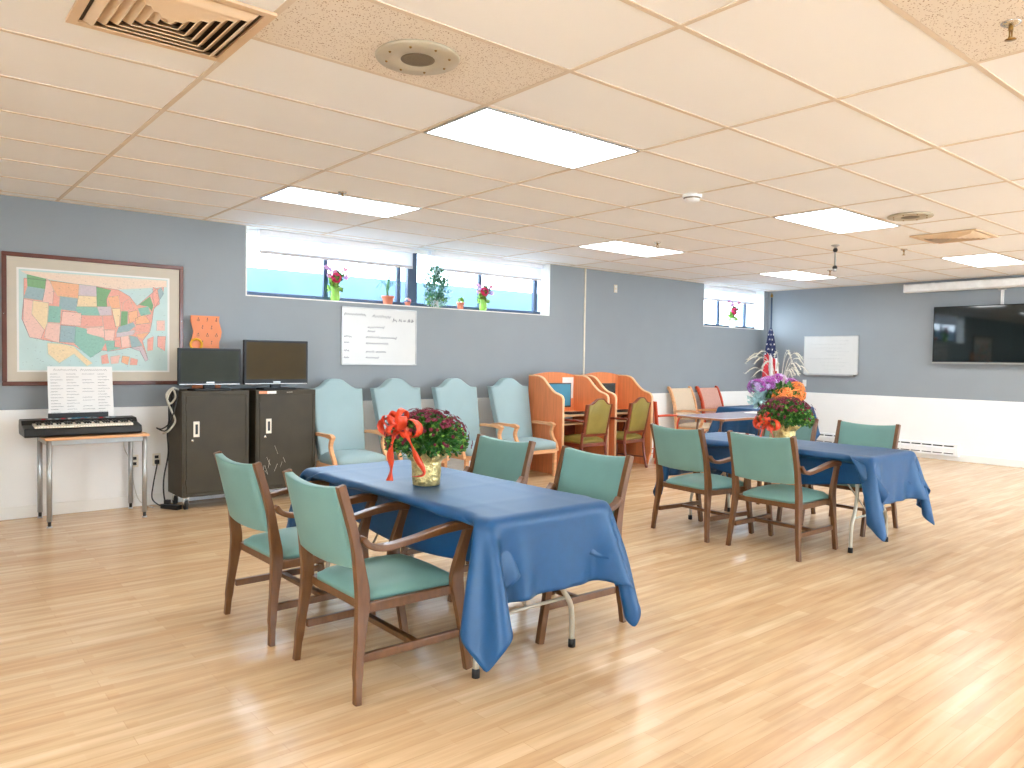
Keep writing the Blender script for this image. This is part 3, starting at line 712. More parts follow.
def drape(seed, tuck):
    """position-based drop of a cloth over the table edge (verlet + distance constraints)"""
    rs = np.random.RandomState(seed); h = .0325; nx, ny = 47, 78
    X = (np.arange(nx)-(nx-1)/2)*h; Y = (np.arange(ny)-(ny-1)/2)*h
    P = np.zeros((nx, ny, 3)); P[..., 0] = X[:, None]; P[..., 1] = Y[None]; P[..., 2] = .7395
    HX, HY = .382, .917
    pin = (np.abs(P[..., 0]) < HX-.01) & (np.abs(P[..., 1]) < HY-.01)
    P0 = P.copy(); P[..., 2] += np.where(pin, 0, rs.rand(nx, ny)*.004); V = np.zeros_like(P)
    wgt = np.where(pin, 0., 1.)
    def con(P, a, b, L, k=1.):
        A, B = P[a], P[b]; d = B-A; q = np.sqrt((d*d).sum(-1))+1e-9; wa, wb = wgt[a], wgt[b]; sw = wa+wb; sw[sw == 0] = 1
        c = ((q-L)/q*k)[..., None]*d; P[a] = A+c*(wa/sw)[..., None]; P[b] = B-c*(wb/sw)[..., None]
    s = slice; cons = []
    for st in (0, 1):
        n1 = (nx-1-st+1)//2; m1 = (ny-1-st+1)//2
        cons.append(((s(st, st+2*n1, 2), s(None)), (s(st+1, st+1+2*n1, 2), s(None)), h, 1.))
        cons.append(((s(None), s(st, st+2*m1, 2)), (s(None), s(st+1, st+1+2*m1, 2)), h, 1.))
        cons.append(((s(st, st+2*n1, 2), s(0, ny-1)), (s(st+1, st+1+2*n1, 2), s(1, ny)), h*1.4142, .45))
        cons.append(((s(st, st+2*n1, 2), s(1, ny)), (s(st+1, st+1+2*n1, 2), s(0, ny-1)), h*1.4142, .45))
    for st in range(4):
        ia = np.arange(st, nx-2, 4); ia = np.concatenate([ia]) ; cons.append(((ia, s(None)), (ia+2, s(None)), 2*h, .3))
        ja = np.arange(st, ny-2, 4); cons.append(((s(None), ja), (s(None), ja+2), 2*h, .3))
    dt = 1/40
    for it in range(170):
        V[..., 2] -= 9.8*dt*wgt; V *= .965
        cor = (np.abs(P0[..., 0]) > HX) & (np.abs(P0[..., 1]) > HY)
        V[..., 0] += np.sign(P0[..., 0])*cor*1.2*dt; V[..., 1] += np.sign(P0[..., 1])*cor*2.0*dt
        if it < 60: V += (rs.rand(nx, ny, 3)-.5)*.03*wgt[..., None]
        Q = P+V*dt*wgt[..., None]
        for k in range(14):
            for a, b, L, kk in cons: con(Q, a, b, L, kk)
            x, y, z = Q[..., 0], Q[..., 1], Q[..., 2]
            ins = (np.abs(x) < HX) & (np.abs(y) < HY) & (z < .7395) & (z > .69) & ~pin
            dx = HX-np.abs(x); dy = HY-np.abs(y); dz = .7395-z
            up_ = ins & (z > .715) & ((dz <= dx) | (dx > .05)) & ((dz <= dy) | (dy > .05)); sx = ins & ~up_ & (dx <= dy); sy = ins & ~up_ & ~sx
            ztop = z > .69
            Q[..., 2] = np.where(up_, .7395, z)
            Q[..., 0] = np.where(sx & ztop, np.sign(x)*HX, x); Q[..., 1] = np.where(sy & ztop, np.sign(y)*HY, y)
            # below the top keep the cloth outside the leg frames
            low = (Q[..., 2] <= .69) & (np.abs(Q[..., 1]) > .83); 
            Q[..., 1] = np.where(low & (np.abs(Q[..., 0]) < .36) & (np.abs(Q[..., 1]) < HY-.02), np.sign(Q[..., 1])*(HY-.02), Q[..., 1])
            if tuck:       # arm fronts of the chairs push the long sides in under the top
                lim = .385-(.385-.236)*min(1, it/80)
                zc = (Q[..., 2] < .675) & (np.abs(Q[..., 1]) < .76) & (np.abs(P0[..., 0]) > .37) & (np.abs(P0[..., 1]) < .86)
                Q[..., 0] = np.where(zc, np.sign(P0[..., 0])*np.minimum(np.abs(Q[..., 0]), lim), Q[..., 0])
                Q[..., 0] = np.where(zc, np.sign(P0[..., 0])*np.maximum(np.abs(Q[..., 0]), .12), Q[..., 0])
            Q[..., 2] = np.maximum(Q[..., 2], .02)
        V = (Q-P)/dt; P = Q
    # soft storage creases on the flat top
    for cx in (-.19, .19): P[..., 2] += .0018*np.exp(-((P0[..., 0]-cx)/.03)**2)*pin
    for cy in (-.62, -.2, .22, .64): P[..., 2] += .0022*np.exp(-((P0[..., 1]-cy)/.03)**2)*pin
    P[..., 2] = np.maximum(P[..., 2], np.where(pin, .7395, 0))
    return P, nx, ny
def cloth_mesh(seed, tuck):
    P, nx, ny = drape(seed, tuck); vs = P.reshape(-1, 3).tolist()
    fs = [(i*ny+j, i*ny+j+1, (i+1)*ny+j+1, (i+1)*ny+j) for i in range(nx-1) for j in range(ny-1)]
    me = bpy.data.meshes.new('tablecloth'); me.from_pydata(vs, [], fs); me.update(); me.materials.append(MT['cloth'])
    me.polygons.foreach_set('use_smooth', [True]*len(fs)); return me
cm = cloth_mesh(5, True); cm2 = cloth_mesh(9, False)
def tablecloth(me, label, loc, rz, sy=1):
    o = bpy.data.objects.new('tablecloth', me); C.objects.link(o); o.location = loc; o.rotation_euler = (0, 0, rz); o.scale = (1, sy, 1)
    s = o.modifiers.new('subsurf', 'SUBSURF'); s.levels = s.render_levels = 1
    so = o.modifiers.new('solidify', 'SOLIDIFY'); so.thickness = .0016; so.offset = 1
    tag(o, label, 'tablecloth', 'blue tablecloths')
tablecloth(cm, 'blue tablecloth draped over the front table, corners hanging', (2.29, 3.335, 0), 0)
tablecloth(cm, 'blue tablecloth on the far table with the bouquet', (5.83, 3.385, 0), PI)
tablecloth(cm2, 'blue tablecloth on the table beside the far wall, behind the bare table', (10.5, 6.42, 0), PI/2, .85)
o = MB().box(-.17, .17, -.12, .12, 0, .002, 'paper').build('paper_sheet'); o.location = (9.1, 5.7, .7352); o.rotation_euler = (0, 0, .2)
tag(o, 'white sheet of paper lying on the bare table', 'paper')

# ------------------------------------------------------------------ high-back armchairs along the wall
def outline_back(w0, w1, z0, z1, cam_):
    pts = [(-w0/2, z0), (w0/2, z0)]
    for t in np.linspace(0, 1, 6)[1:]: pts.append((w0/2+(w1-w0)/2*t, z0+(z1-cam_-z0)*t))
    for t in np.linspace(0, 1, 15)[1:-1]:
        y = w1/2*(1-2*t); u = abs(1-2*t)
        z = z1-cam_+cam_*(.5+.5*math.cos(PI*min(1, max(0, (u-.12)/.66))))
        pts.append((y, z+.004*(1-u)))
    for t in np.linspace(1, 0, 6)[:-1]: pts.append((-w0/2-(w1-w0)/2*t, z0+(z1-cam_-z0)*t))
    return pts
def slab_back(pts, base_x, lean, th, mk, z0):
    n = len(pts); vs = []
    for sgn, sc_ in ((0, .93), (.12, 1.0), (.88, 1.0), (1, .93)):
        cy = 0; cz = sum(p[1] for p in pts)/n
        for y, z in pts:
            yy = y*sc_ if sc_ < 1 else y; zz = cz+(z-cz)*(.96 if sc_ < 1 else 1)
            vs.append((base_x-(zz-z0)*lean+(sgn-.5)*th, yy, zz))
    fs = [tuple(range(n-1, -1, -1)), tuple(3*n+i for i in range(n))]
    for r in range(3): fs += [(r*n+i, r*n+(i+1) % n, (r+1)*n+(i+1) % n, (r+1)*n+i) for i in range(n)]
    return MB().add(vs, fs, mk, True)
def high_chair(label, loc, rz):
    o = thing('armchair', label, 'armchair', loc, rz, 'high-back armchairs along the wall')
    slab_back(outline_back(.50, .60, .36, 1.17, .10), -.16, .25, .11, 'aqua', .36).build('backrest', o, bevel=.008)
    pad(-.20, .31, -.265, .265, .335, .43, .035, 'aqua', 10, 10, .04).build('seat', o)
    f = MB().box(.27, .30, -.26, .26, .285, .337, 'oak').box(-.2, -.17, -.25, .25, .285, .337, 'oak')
    for s in (-1, 1): f.box(-.2, .3, min(s*.265, s*.24), max(s*.265, s*.24), .285, .337, 'oak')
    f.build('seat_frame', o, bevel=.004)
    for s in (-1, 1):
        y0, y1 = sorted((s*.31, s*.272))
        c = [(p.x, p.z) for p in spline([(-.28, 0, .60), (-.15, 0, .625), (.03, 0, .625), (.17, 0, .622), (.215, 0, .60)], 5)]
        stripmesh(MB(), c, [.016+.006*(x > .1) for x, z in c], y0-.004, y1+.004, 'oak').build('armrest', o, bevel=.007)
        c = [(p.x, p.z) for p in spline([(.19, 0, .60), (.165, 0, .53), (.19, 0, .46), (.25, 0, .38), (.272, 0, .30)], 5)]
        stripmesh(MB(), c, [.019]*len(c), y0, y1, 'oak').build('arm_support', o, bevel=.005)
        c = [(p.x, p.z) for p in spline([(.272, 0, .32), (.268, 0, .18), (.26, 0, 0)], 4)]
        stripmesh(MB(), c, [.022-.005*(1-z/.32) for x, z in c], min(s*.275, s*.235), max(s*.275, s*.235), 'oak').build('front_leg', o, bevel=.004)
        c = [(p.x, p.z) for p in spline([(-.20, 0, .34), (-.23, 0, .16), (-.29, 0, 0)], 4)]
        stripmesh(MB(), c, [.02]*len(c), min(s*.26, s*.22), max(s*.26, s*.22), 'oak').build('rear_leg', o, bevel=.004)
    return o
h0 = high_chair('pale blue high-back armchair beside the dark cabinets', (3.645, 6.93, 0), -PI/2)
for x, lb in [(4.38, 'second pale blue high-back armchair from the dark cabinets'), (5.18, 'third pale blue high-back armchair from the cabinets, behind the mum'),
              (6.0, 'pale blue high-back armchair next to the study carrels')]: dup(h0, (x, 6.93, 0), -PI/2, lb)

# ------------------------------------------------------------------ study carrels
def carrel_panel_pts(yb, yf):
    pts = [(yb, 0), (yb, 1.2)]
    for p in spline([(yb-.17, 0, 1.2), (yb-.27, 0, 1.17), (yb-.36, 0, 1.09), (yb-.47, 0, 1.01), (yb-.58, 0, .975), (yf+.015, 0, .955)], 4): pts.append((p.x, p.z))
    pts += [(yf, .93), (yf, .18), (yf+.06, 0)]; return pts
def carrel(label, xa, xb):
    xm = (xa+xb)/2; o = thing('study_carrel', label, 'study carrel', (xm, 0, 0), 0, 'study carrels'); hw = (xb-xa)/2; yb, yf = 7.25, 6.62
    for s in (-1, 1):
        x0, x1 = sorted((s*hw, s*(hw-.03))); pts = carrel_panel_pts(yb, yf)
        sp = MB().prism(pts, x0, x1, 'carrel', 'x').build('side_panel', o)
        MB().sweep([((x0+x1)/2, y, z) for y, z in pts[1:-1]], .0165, 'edge', 6).build('edge_banding', sp)
    n = 14; top = [(hw-.03)*(1-2*i/n) for i in range(n+1)]
    pts = [(-hw+.03, .73), (hw-.03, .73)]+[(x, 1.20+.05*(1-(x/hw)**2)) for x in top]
    MB().prism(pts, yb-.025, yb, 'carrel', 'y').build('back_panel', o)
    MB().box(-hw+.03, hw-.03, yf+.08, yb-.025, .705, .73, 'edge').build('desktop', o, bevel=.003)
    MB().box(-hw+.03, hw-.03, yf+.1, yb-.06, .60, .615, 'edge').build('keyboard_shelf', o, bevel=.002)
    MB().box(-hw+.03, hw-.03, yb-.05, yb-.03, .1, .6, 'cherry').build('modesty_panel', o)
carrel('left study carrel in orange laminate, next to the pale blue armchairs', 6.33, 7.155)
carrel('right study carrel in orange laminate, beside the red chair', 7.27, 8.02)
def monitor(label, x, y, z, w_, h_, rz, scr):
    o = thing('computer_monitor', label, 'monitor', (x, y, z), rz)
    MB().box(-w_/2, w_/2, -.02, .02, .075, .075+h_, 'black').build('housing', o, bevel=.005)
    MB().box(-w_/2+.015, w_/2-.015, -.0215, -.0195, .095, .06+h_, scr).build('screen', o)
    MB().box(-.03, .03, .0, .035, .01, .1, 'black').box(-.1, .1, -.07, .09, 0, .012, 'black').build('stand', o, bevel=.003)
monitor('computer monitor with a blue screen in the left carrel', 6.59, 7.0, .73, .44, .31, -.1, 'bluescreen')
monitor('dark computer monitor in the right carrel', 7.46, 7.0, .73, .42, .30, 0, 'tvscreen')
def keyboard(label, x, y, rz):
    o = thing('computer_keyboard', label, 'keyboard', (x, y, .73), rz, 'computer keyboards in the carrels')
    MB().prism([(-.22, -.07), (-.1, -.095), (.1, -.095), (.22, -.07), (.22, .07), (-.22, .07)], 0, .018, 'black', 'z').build('body', o, bevel=.004)
    k = MB()
    for i in range(14):
        for j in range(5): k.box(-.205+i*.029, -.18+i*.029, -.06+j*.025, -.04+j*.025, .018, .024, 'gloss')
    k.build('keys', o)
keyboard('black computer keyboard on the left carrel desk', 6.78, 6.80, 0)
keyboard('black computer keyboard on the right carrel desk', 7.60, 6.80, 0)
o = MB().box(0, .2, -.003, 0, 0, .28, 'paper').build('paper_notice'); o.location = (6.9, 7.224, .90); tag(o, 'white paper pinned to the back of the left carrel', 'paper')
o = thing('power_strip', 'black power strip on the floor under the right carrel', 'power strip', (7.72, 6.85, 0), .3)
MB().box(-.12, .12, -.025, .025, 0, .035, 'black').build('body', o, bevel=.005)
MB().sweep(spline([(-.12, 0, .02), (-.2, .1, .01), (-.1, .2, .01), (.05, .14, .01), (.1, .25, .02)], 6), .005, 'wire_white').build('cable', o)

def carrel_chair(label, loc, rz, wood='cherry', fab='olive', zt=.94):
    o = thing('wooden_armchair', label, 'chair', loc, rz, 'olive leather chairs at the carrels' if fab == 'olive' else None)
    fr = outline_back(.42, .45, .47, zt, .07); inn = [(y*.82, .49+(z-.47)*.90+.012) for y, z in fr]
    lean = .2; bxf = lambda z: -.225-(z-.45)*lean
    n = len(fr); vs = []
    for off in (-.018, .018):
        for L in (fr, inn): vs += [(bxf(z)+off, y, z) for y, z in L]
    fs = []
    for i in range(n):
        j = (i+1) % n
        fs += [(i, j, n+j, n+i), (2*n+i, 3*n+i, 3*n+j, 2*n+j), (i, 2*n+i, 2*n+j, j), (n+i, n+j, 3*n+j, 3*n+i)]
    MB().add(vs, fs, wood).build('back_frame', o, bevel=.004)
    slab_back([(y*1.01, z) for y, z in inn], -.225-(.49-.45)*lean, lean, .05, fab, .49).build('backrest', o)
    pad(-.22, .25, -.235, .235, .385, .44, .035, fab, 8, 8, .1).build('seat', o)
    MB().box(-.225, -.2, -.21, .21, .34, .385, wood).box(.215, .24, -.235, .235, .34, .385, wood).box(-.22, .24, -.235, -.21, .34, .385, wood).box(-.22, .24, .21, .235, .34, .385, wood).build('seat_frame', o, bevel=.004)
    for s in (-1, 1):
        MB().sweep(spline([(-.28, s*.21, 0), (-.235, s*.21, .2), (-.22, s*.21, .38), (bxf(.52), s*.212, .52)], 5), .018, wood, 8).build('rear_leg', o)
        MB().sweep(spline([(.225, s*.225, 0), (.23, s*.225, .2), (.225, s*.23, .38)], 4), .018, wood, 8).build('front_leg', o)
        MB().sweep(spline([(bxf(.66), s*.225, .66), (-.12, s*.25, .665), (.05, s*.27, .66), (.16, s*.27, .65), (.19, s*.27, .62)], 5), .016, wood, 8).build('armrest', o)
        MB().sweep(spline([(.16, s*.27, .645), (.12, s*.262, .55), (.14, s*.245, .45), (.15, s*.235, .36)], 5), .014, wood, 8).build('arm_support', o)
        MB().sweep([(-.25, s*.212, .14), (.228, s*.225, .14)], .010, wood, 6).build('stretcher', o)
    return o
c1 = carrel_chair('olive leather wooden chair pulled up to the left carrel', (6.76, 6.72, 0), PI/2)
dup(c1, (7.52, 6.74, 0), PI/2+.10, 'olive leather wooden chair pulled up to the right carrel')
carrel_chair('red wooden armchair just right of the carrels', (8.42, 6.86, 0), 0, 'redwood', 'redfab', .93)

def patio_chair(label, loc, rz, wood, fab):
    o = thing('wooden_armchair', label, 'chair', loc, rz)
    for s in (-1, 1):
        c = [(p.x, p.z) for p in spline([(-.25, 0, 0), (-.23, 0, .25), (-.225, 0, .45), (-.27, 0, .75), (-.36, 0, .97), (-.40, 0, 1.0)], 5)]
        stripmesh(MB(), c, [.022]*len(c), min(s*.28, s*.245), max(s*.28, s*.245), wood).build('rear_leg', o, bevel=.005)
        c = [(p.x, p.z) for p in spline([(-.25, 0, .64), (0, 0, .66), (.18, 0, .65), (.26, 0, .60), (.27, 0, .5), (.22, 0, .42)], 5)]
        stripmesh(MB(), c, [.018]*len(c), min(s*.31, s*.27), max(s*.31, s*.27), wood).build('armrest', o, bevel=.005)
        MB().box(.21, .25, min(s*.28, s*.24), max(s*.28, s*.24), 0, .43, wood).build('front_leg', o, bevel=.005)
    f = MB().box(-.23, .24, -.25, .25, .36, .40, wood); f.build('seat_frame', o, bevel=.005)
    pad(-.23, .25, -.24, .24, .40, .45, .03, fab, 8, 8).build('seat', o)
    vs = []; K = 8
    for k in range(K+1):
        z = .5+.49*k/K; x = -.225-.15*((z-.45)/.55)**1.6
        for dx in (-.018, .018):
            for y in (-.245, .245): vs.append((x+dx, y, z))
    fs = [(0, 1, 3, 2), (4*K, 4*K+2, 4*K+3, 4*K+1)]
    for k in range(K):
        a = 4*k; fs += [(a, a+4, a+5, a+1), (a+2, a+3, a+7, a+6), (a, a+2, a+6, a+4), (a+1, a+5, a+7, a+3)]
    MB().add(vs, fs, fab, True).build('backrest', o, bevel=.005)
patio_chair('tan fabric armchair with light wood arms against the white wainscot', (9.70, 7.09, 0), -PI/2, 'oak', 'tanfab')
patio_chair('salmon armchair with red wooden frame against the white wainscot', (10.42, 7.09, 0), -PI/2, 'redwood', 'redfab')

# ------------------------------------------------------------------ steel cabinets with small televisions
def cabinet(label, x0, x1, sticker):
    xm = (x0+x1)/2; o = thing('media_cabinet', label, 'cabinet', (xm, 7.255, 0), 0, 'dark steel cabinets'); w_ = (x1-x0)/2; d = .21
    b = MB().box(-w_, w_, -d, d, .115, 1.075, 'cabinet'); b.build('body', o, bevel=.006)
    f = MB().box(-w_+.012, w_-.012, -d-.006, -d, 1.035, 1.07, 'cabinet').box(-w_+.012, -w_+.034, -d-.006, -d, .13, 1.035, 'cabinet').box(w_-.034, w_-.012, -d-.006, -d, .13, 1.035, 'cabinet')
    f.build('front_frame', o, bevel=.002)
    dr = MB().box(-w_+.038, w_-.038, -d-.008, -d, .15, 1.03, 'cabinet').build('door', o, bevel=.004)
    hx = -w_+.125
    MB().box(hx-.026, hx+.026, -d-.014, -d-.008, .66, .80, 'ivory').box(hx-.01, hx+.012, -d-.0155, -d-.0138, .685, .775, 'black').build('handle', dr, bevel=.002)
    MB().sweep([(hx-.035, -d-.008, .63), (hx-.035, -d-.018, .63)], .013, 'chrome', 14).build('lock', dr)
    for z in (.25, .93): MB().box(-w_+.03, -w_+.042, -d-.014, -d-.006, z-.03, z+.03, 'cabinet').build('hinge', dr, bevel=.002)
    for sx in (-1, 1):
        for sy in (-1, 1):
            c = MB().sweep([(sx*(w_-.05)-.014, sy*(d-.05), .042), (sx*(w_-.05)+.014, sy*(d-.05), .042)], .042, 'rubber', 16)
            c.box(sx*(w_-.05)-.022, sx*(w_-.05)-.016, sy*(d-.05)-.02, sy*(d-.05)+.02, .04, .112, 'chrome').box(sx*(w_-.05)+.016, sx*(w_-.05)+.022, sy*(d-.05)-.02, sy*(d-.05)+.02, .04, .112, 'chrome').box(sx*(w_-.05)-.03, sx*(w_-.05)+.03, sy*(d-.05)-.03, sy*(d-.05)+.03, .106, .114, 'chrome')
            c.build('caster', o)
    if sticker:
        MB().box(-w_+.03, -w_+.11, -d-.008, -d-.006, 1.04, 1.066, 'sticker').box(-w_+.11, -w_+.2, -d-.008, -d-.006, 1.04, 1.066, 'paper').build('sticker', o)
        m = MB(); scribble(m, .0, 1.053, .06, .012, -d-.0065, 'ivory', 4, r=.0015); m.build('chalk_marks', o)
        m = MB()
        for i in range(9):
            x = random.uniform(-w_+.06, 0); z = random.uniform(.2, .55); m.sweep([(x, -d-.0085, z), (x+random.uniform(-.04, .04), -d-.0085, z+random.uniform(.03, .1))], .0012, 'ivory', 4)
        m.build('scratches', o)
cabinet('dark steel cabinet on casters nearest the keyboard, cables at its side', 2.045, 2.655, False)
cabinet('dark steel cabinet with an orange sticker, beside the armchairs', 2.715, 3.325, True)
def small_tv(label, x0, x1, y, zb, zt, scr, wide):
    xm = (x0+x1)/2; w_ = (x1-x0)/2; o = thing('television', label, 'television', (xm, y, 1.077))
    b = zb-1.077; t_ = zt-1.077
    MB().box(-w_, w_, -.02, .02, b, t_, 'gloss').box(-w_+.05, w_-.05, .02, .055, b+.04, t_-.05, 'black').build('housing', o, bevel=.007)
    MB().box(-w_+.022, w_-.022, -.0215, -.0195, b+wide, t_-.022, scr).build('screen', o)
    MB().box(-w_+.01, w_-.01, -.024, -.019, b+.004, b+.012, 'alu').build('lower_trim', o, bevel=.002)
    MB().box(-.035, .035, -.0235, -.019, b+.018, b+.03, 'silver').build('badge', o)
    MB().prism([(-.16, -.1), (.16, -.1), (.2, 0), (.16, .09), (-.16, .09), (-.2, 0)], 0, .016, 'gloss', 'z').box(-.05, .05, .0, .035, .01, b+.04, 'gloss').build('stand', o, bevel=.004)
small_tv('smaller black television with a grey-green screen on the left cabinet', 2.04, 2.605, 7.15, 1.125, 1.465, 'greyscreen', .035)
small_tv('larger black television with a brownish screen on the right cabinet', 2.635, 3.28, 7.15, 1.125, 1.555, 'amber', .05)
def number_board():
    o = thing('number_board', 'orange board with numbers and wavy sides behind the smaller television', 'game board', (2.385, 7.44, 1.077), 0)
    n = 14; L = []; R = []
    for i in range(n+1):
        z = .70*i/n; wv = .014*math.sin(z*26); L.append((-.135+wv, z)); R.append((.13+wv, z))
    MB().prism(L+R[::-1], -.008, .008, 'orange').build('board', o, bevel=.002)
    for r, row in enumerate([['10', '7', '8'], ['5', '6'], ['11', '12', '13'], ['3', '1']]):
        for k, s in enumerate(row):
            x = (-.08+.085*k) if len(row) == 3 else (-.04+.085*k)
            text_mesh('number', s, .03, Vector((x, -.0088, .655-.073*r)), RX, 'black', o)
            MB().sweep([(x, -.008, .675-.073*r), (x, -.02, .672-.073*r), (x, -.022, .68-.073*r)], .003, 'black', 6).build('hook', o)
number_board()
m = MB(); pts = [(.052*math.cos(a), 0, .052*math.sin(a)) for a in np.linspace(0, 2*PI, 33)]
m.sweep(pts, .011, 'yellow', 10, cap=False); o = m.build('throwing_ring'); o.location = (2.285, 7.418, 1.50)
tag(o, 'yellow plastic ring hanging on the orange number board', 'ring')

# ------------------------------------------------------------------ keyboard table
o = thing('keyboard_table', 'small table with a beech top and grey tube legs under the electric keyboard', 'table', (1.365, 7.195, 0))
MB().box(-.385, .385, -.27, .27, .70, .722, 'oak').build('tabletop', o, bevel=.004)
MB().box(-.365, .365, -.25, -.22, .66, .70, 'silver').box(-.365, .365, .22, .25, .66, .70, 'silver').box(-.365, -.335, -.25, .25, .66, .70, 'silver').box(.335, .365, -.25, .25, .66, .70, 'silver').build('apron', o, bevel=.002)
for sx in (-1, 1):
    for sy in (-1, 1):
        lg = MB().sweep([(sx*.352, sy*.236, .05), (sx*.352, sy*.236, .70)], .02, 'silver', 14).build('leg', o)
        MB().lathe([(.013, .012), (.013, .05)], 'black', (sx*.352, sy*.236, 0), 12).lathe([(.02, 0), (.02, .012)], 'alu', (sx*.352, sy*.236, 0), 14).build('foot', lg)
o = thing('electric_piano', 'black electric keyboard on the small beech table', 'musical keyboard', (1.275, 7.13, .722), .0); o.scale = (.94, 1.05, 1.35)
pr = [(-.155, .015), (-.14, .055), (-.01, .07), (.03, .095), (.15, .10), (.165, .06), (.15, .008), (-.14, .004)]
MB().prism(pr, -.455, .455, 'black', 'x').build('body', o, bevel=.008)
MB().prism([(-.15, .056), (-.012, .069), (-.012, .079), (-.15, .068)], -.38, .38, 'key', 'x').build('white_keys', o, bevel=.001)
k = MB()
for i in range(36):
    x = -.37+.0211*i
    if i % 7 not in (2, 6): k.prism([(-.09, .073), (-.015, .079), (-.015, .088), (-.09, .083)], x+.015, x+.026, 'gloss', 'x')
k.build('black_keys', o); g = MB()
for i in range(36): g.box(-.381+.0211*i, -.3798+.0211*i, -.151, -.1505, .056, .068, 'black')
g.build('key_gaps', o)
MB().box(-.07, .07, .05, .11, .0985, .102, 'bluescreen').build('display', o)
bt = MB()
for i in range(12): bt.box(-.3+.05*i, -.27+.05*i, .05, .065, .0965, .101, ['flagred', 'alu', 'map_b'][i % 3])
bt.build('buttons', o)
MB().box(-.24, .24, .12, .128, .1, .13, 'black').build('music_rest', o, bevel=.003)
def sheet():
    o = thing('music_sheet', 'large white sheet of handwritten song text propped on the keyboard', 'paper', (1.30, 7.265, .862)); o.rotation_euler = (-.16, 0, 0)
    MB().box(-.245, .245, -.003, 0, 0, .43, 'paper').build('sheet', o)
    m = MB(); scribble(m, -.2, .40, .17, .02, -.004, 'black', 1, r=.0012); scribble(m, .0, .40, .2, .02, -.004, 'black', 2, r=.0012)
    for c in range(4):
        for r in range(14):
            if (c*5+r*3) % 9 != 4: scribble(m, -.225+c*.118, .365-r*.025, .05+.02*((r*7+c) % 3), .009, -.004, 'ink' if (r+c) % 3 else 'black', r*9+c, r=.0011)
    m.build('handwriting', o)
sheet()

# cables beside the left cabinet
def cable(name, label, pts, r, mk, plug=None):
    o = thing(name, label, 'cable'); MB().sweep(spline(pts, 8), r, mk, 8).build('cord', o)
    if plug: MB().box(plug[0]-.018, plug[0]+.018, plug[1]-.015, plug[1]+.015, plug[2]-.02, plug[2]+.02, 'black').build('plug', o, bevel=.004)
cable('power_cable', 'coiled white cable hanging from the top corner of the left cabinet', [(2.06, 7.2, 1.085), (2.0, 7.16, 1.10), (1.945, 7.15, 1.04), (1.975, 7.15, .96), (2.02, 7.14, 1.02), (1.99, 7.13, 1.09), (1.95, 7.14, 1.0), (1.985, 7.14, .90), (2.02, 7.15, .80), (1.97, 7.16, .72), (1.93, 7.2, .69)], .009, 'wire_white')
cable('power_cable', 'black cable running down the left cabinet to the floor', [(2.035, 7.3, 1.09), (2.02, 7.28, .9), (1.99, 7.28, .7), (2.0, 7.29, .5), (1.96, 7.29, .25), (1.97, 7.28, .06), (2.01, 7.25, .02)], .007, 'black')
cable('power_cable', 'black cable from the wall outlet to the power strip by the cabinet', [(1.955, 7.48, .42), (1.94, 7.44, .36), (1.90, 7.4, .2), (1.88, 7.35, .08), (1.94, 7.28, .02), (2.0, 7.26, .02)], .006, 'black', (1.955, 7.487, .40))
cable('power_cable', 'black cable with a yellow clip hanging in a loop beside the cabinet', [(2.03, 7.1, 1.08), (2.005, 7.08, .95), (1.96, 7.09, .8), (1.9, 7.12, .74), (1.86, 7.14, .75), (1.93, 7.13, .72), (2.0, 7.2, .8), (2.02, 7.25, 1.0), (2.04, 7.3, 1.085)], .006, 'black')
cable('power_cable', 'thin cable hanging under the small beech table', [(1.64, 7.38, .69), (1.66, 7.4, .55), (1.72, 7.44, .42), (1.75, 7.45, .2), (1.79, 7.4, .06), (1.88, 7.3, .008)], .004, 'wire_white', (1.64, 7.38, .66))
o = thing('power_strip', 'black power strip on the floor beside the left cabinet', 'power strip', (2.0, 7.2, 0), .5)
MB().box(-.03, .03, -.1, .1, 0, .04, 'black').build('body', o, bevel=.005)
MB().box(-.02, .02, .02, .07, .04, .08, 'black').build('plug', o, bevel=.005)

# ------------------------------------------------------------------ plants and flowers
def leaves(mb, n, cen, rad, lo, hi, mk, seed, sz=(.018, .032), shell=.55):
    rr = random.Random(seed)
    for i in range(n):
        th = rr.uniform(0, 2*PI); ph = rr.uniform(lo, hi); q = rr.uniform(shell, 1)
        d = Vector((math.cos(th)*math.cos(ph), math.sin(th)*math.cos(ph), math.sin(ph)))
        p = Vector(cen)+Vector((d.x*rad[0], d.y*rad[1], d.z*rad[2]))*q
        s = rr.uniform(*sz); a = (d+Vector((rr.uniform(-.7, .7), rr.uniform(-.7, .7), rr.uniform(-.5, .9)))).normalized()
        b = a.cross(Vector((rr.uniform(-1, 1), rr.uniform(-1, 1), rr.uniform(-1, 1)))).normalized(); c = a.cross(b)*.15
        mb.add([p-a*s*.5, p+b*s*.35+c*s, p+a*s*.6, p-b*s*.35+c*s], [(0, 1, 2), (0, 2, 3)], mk)
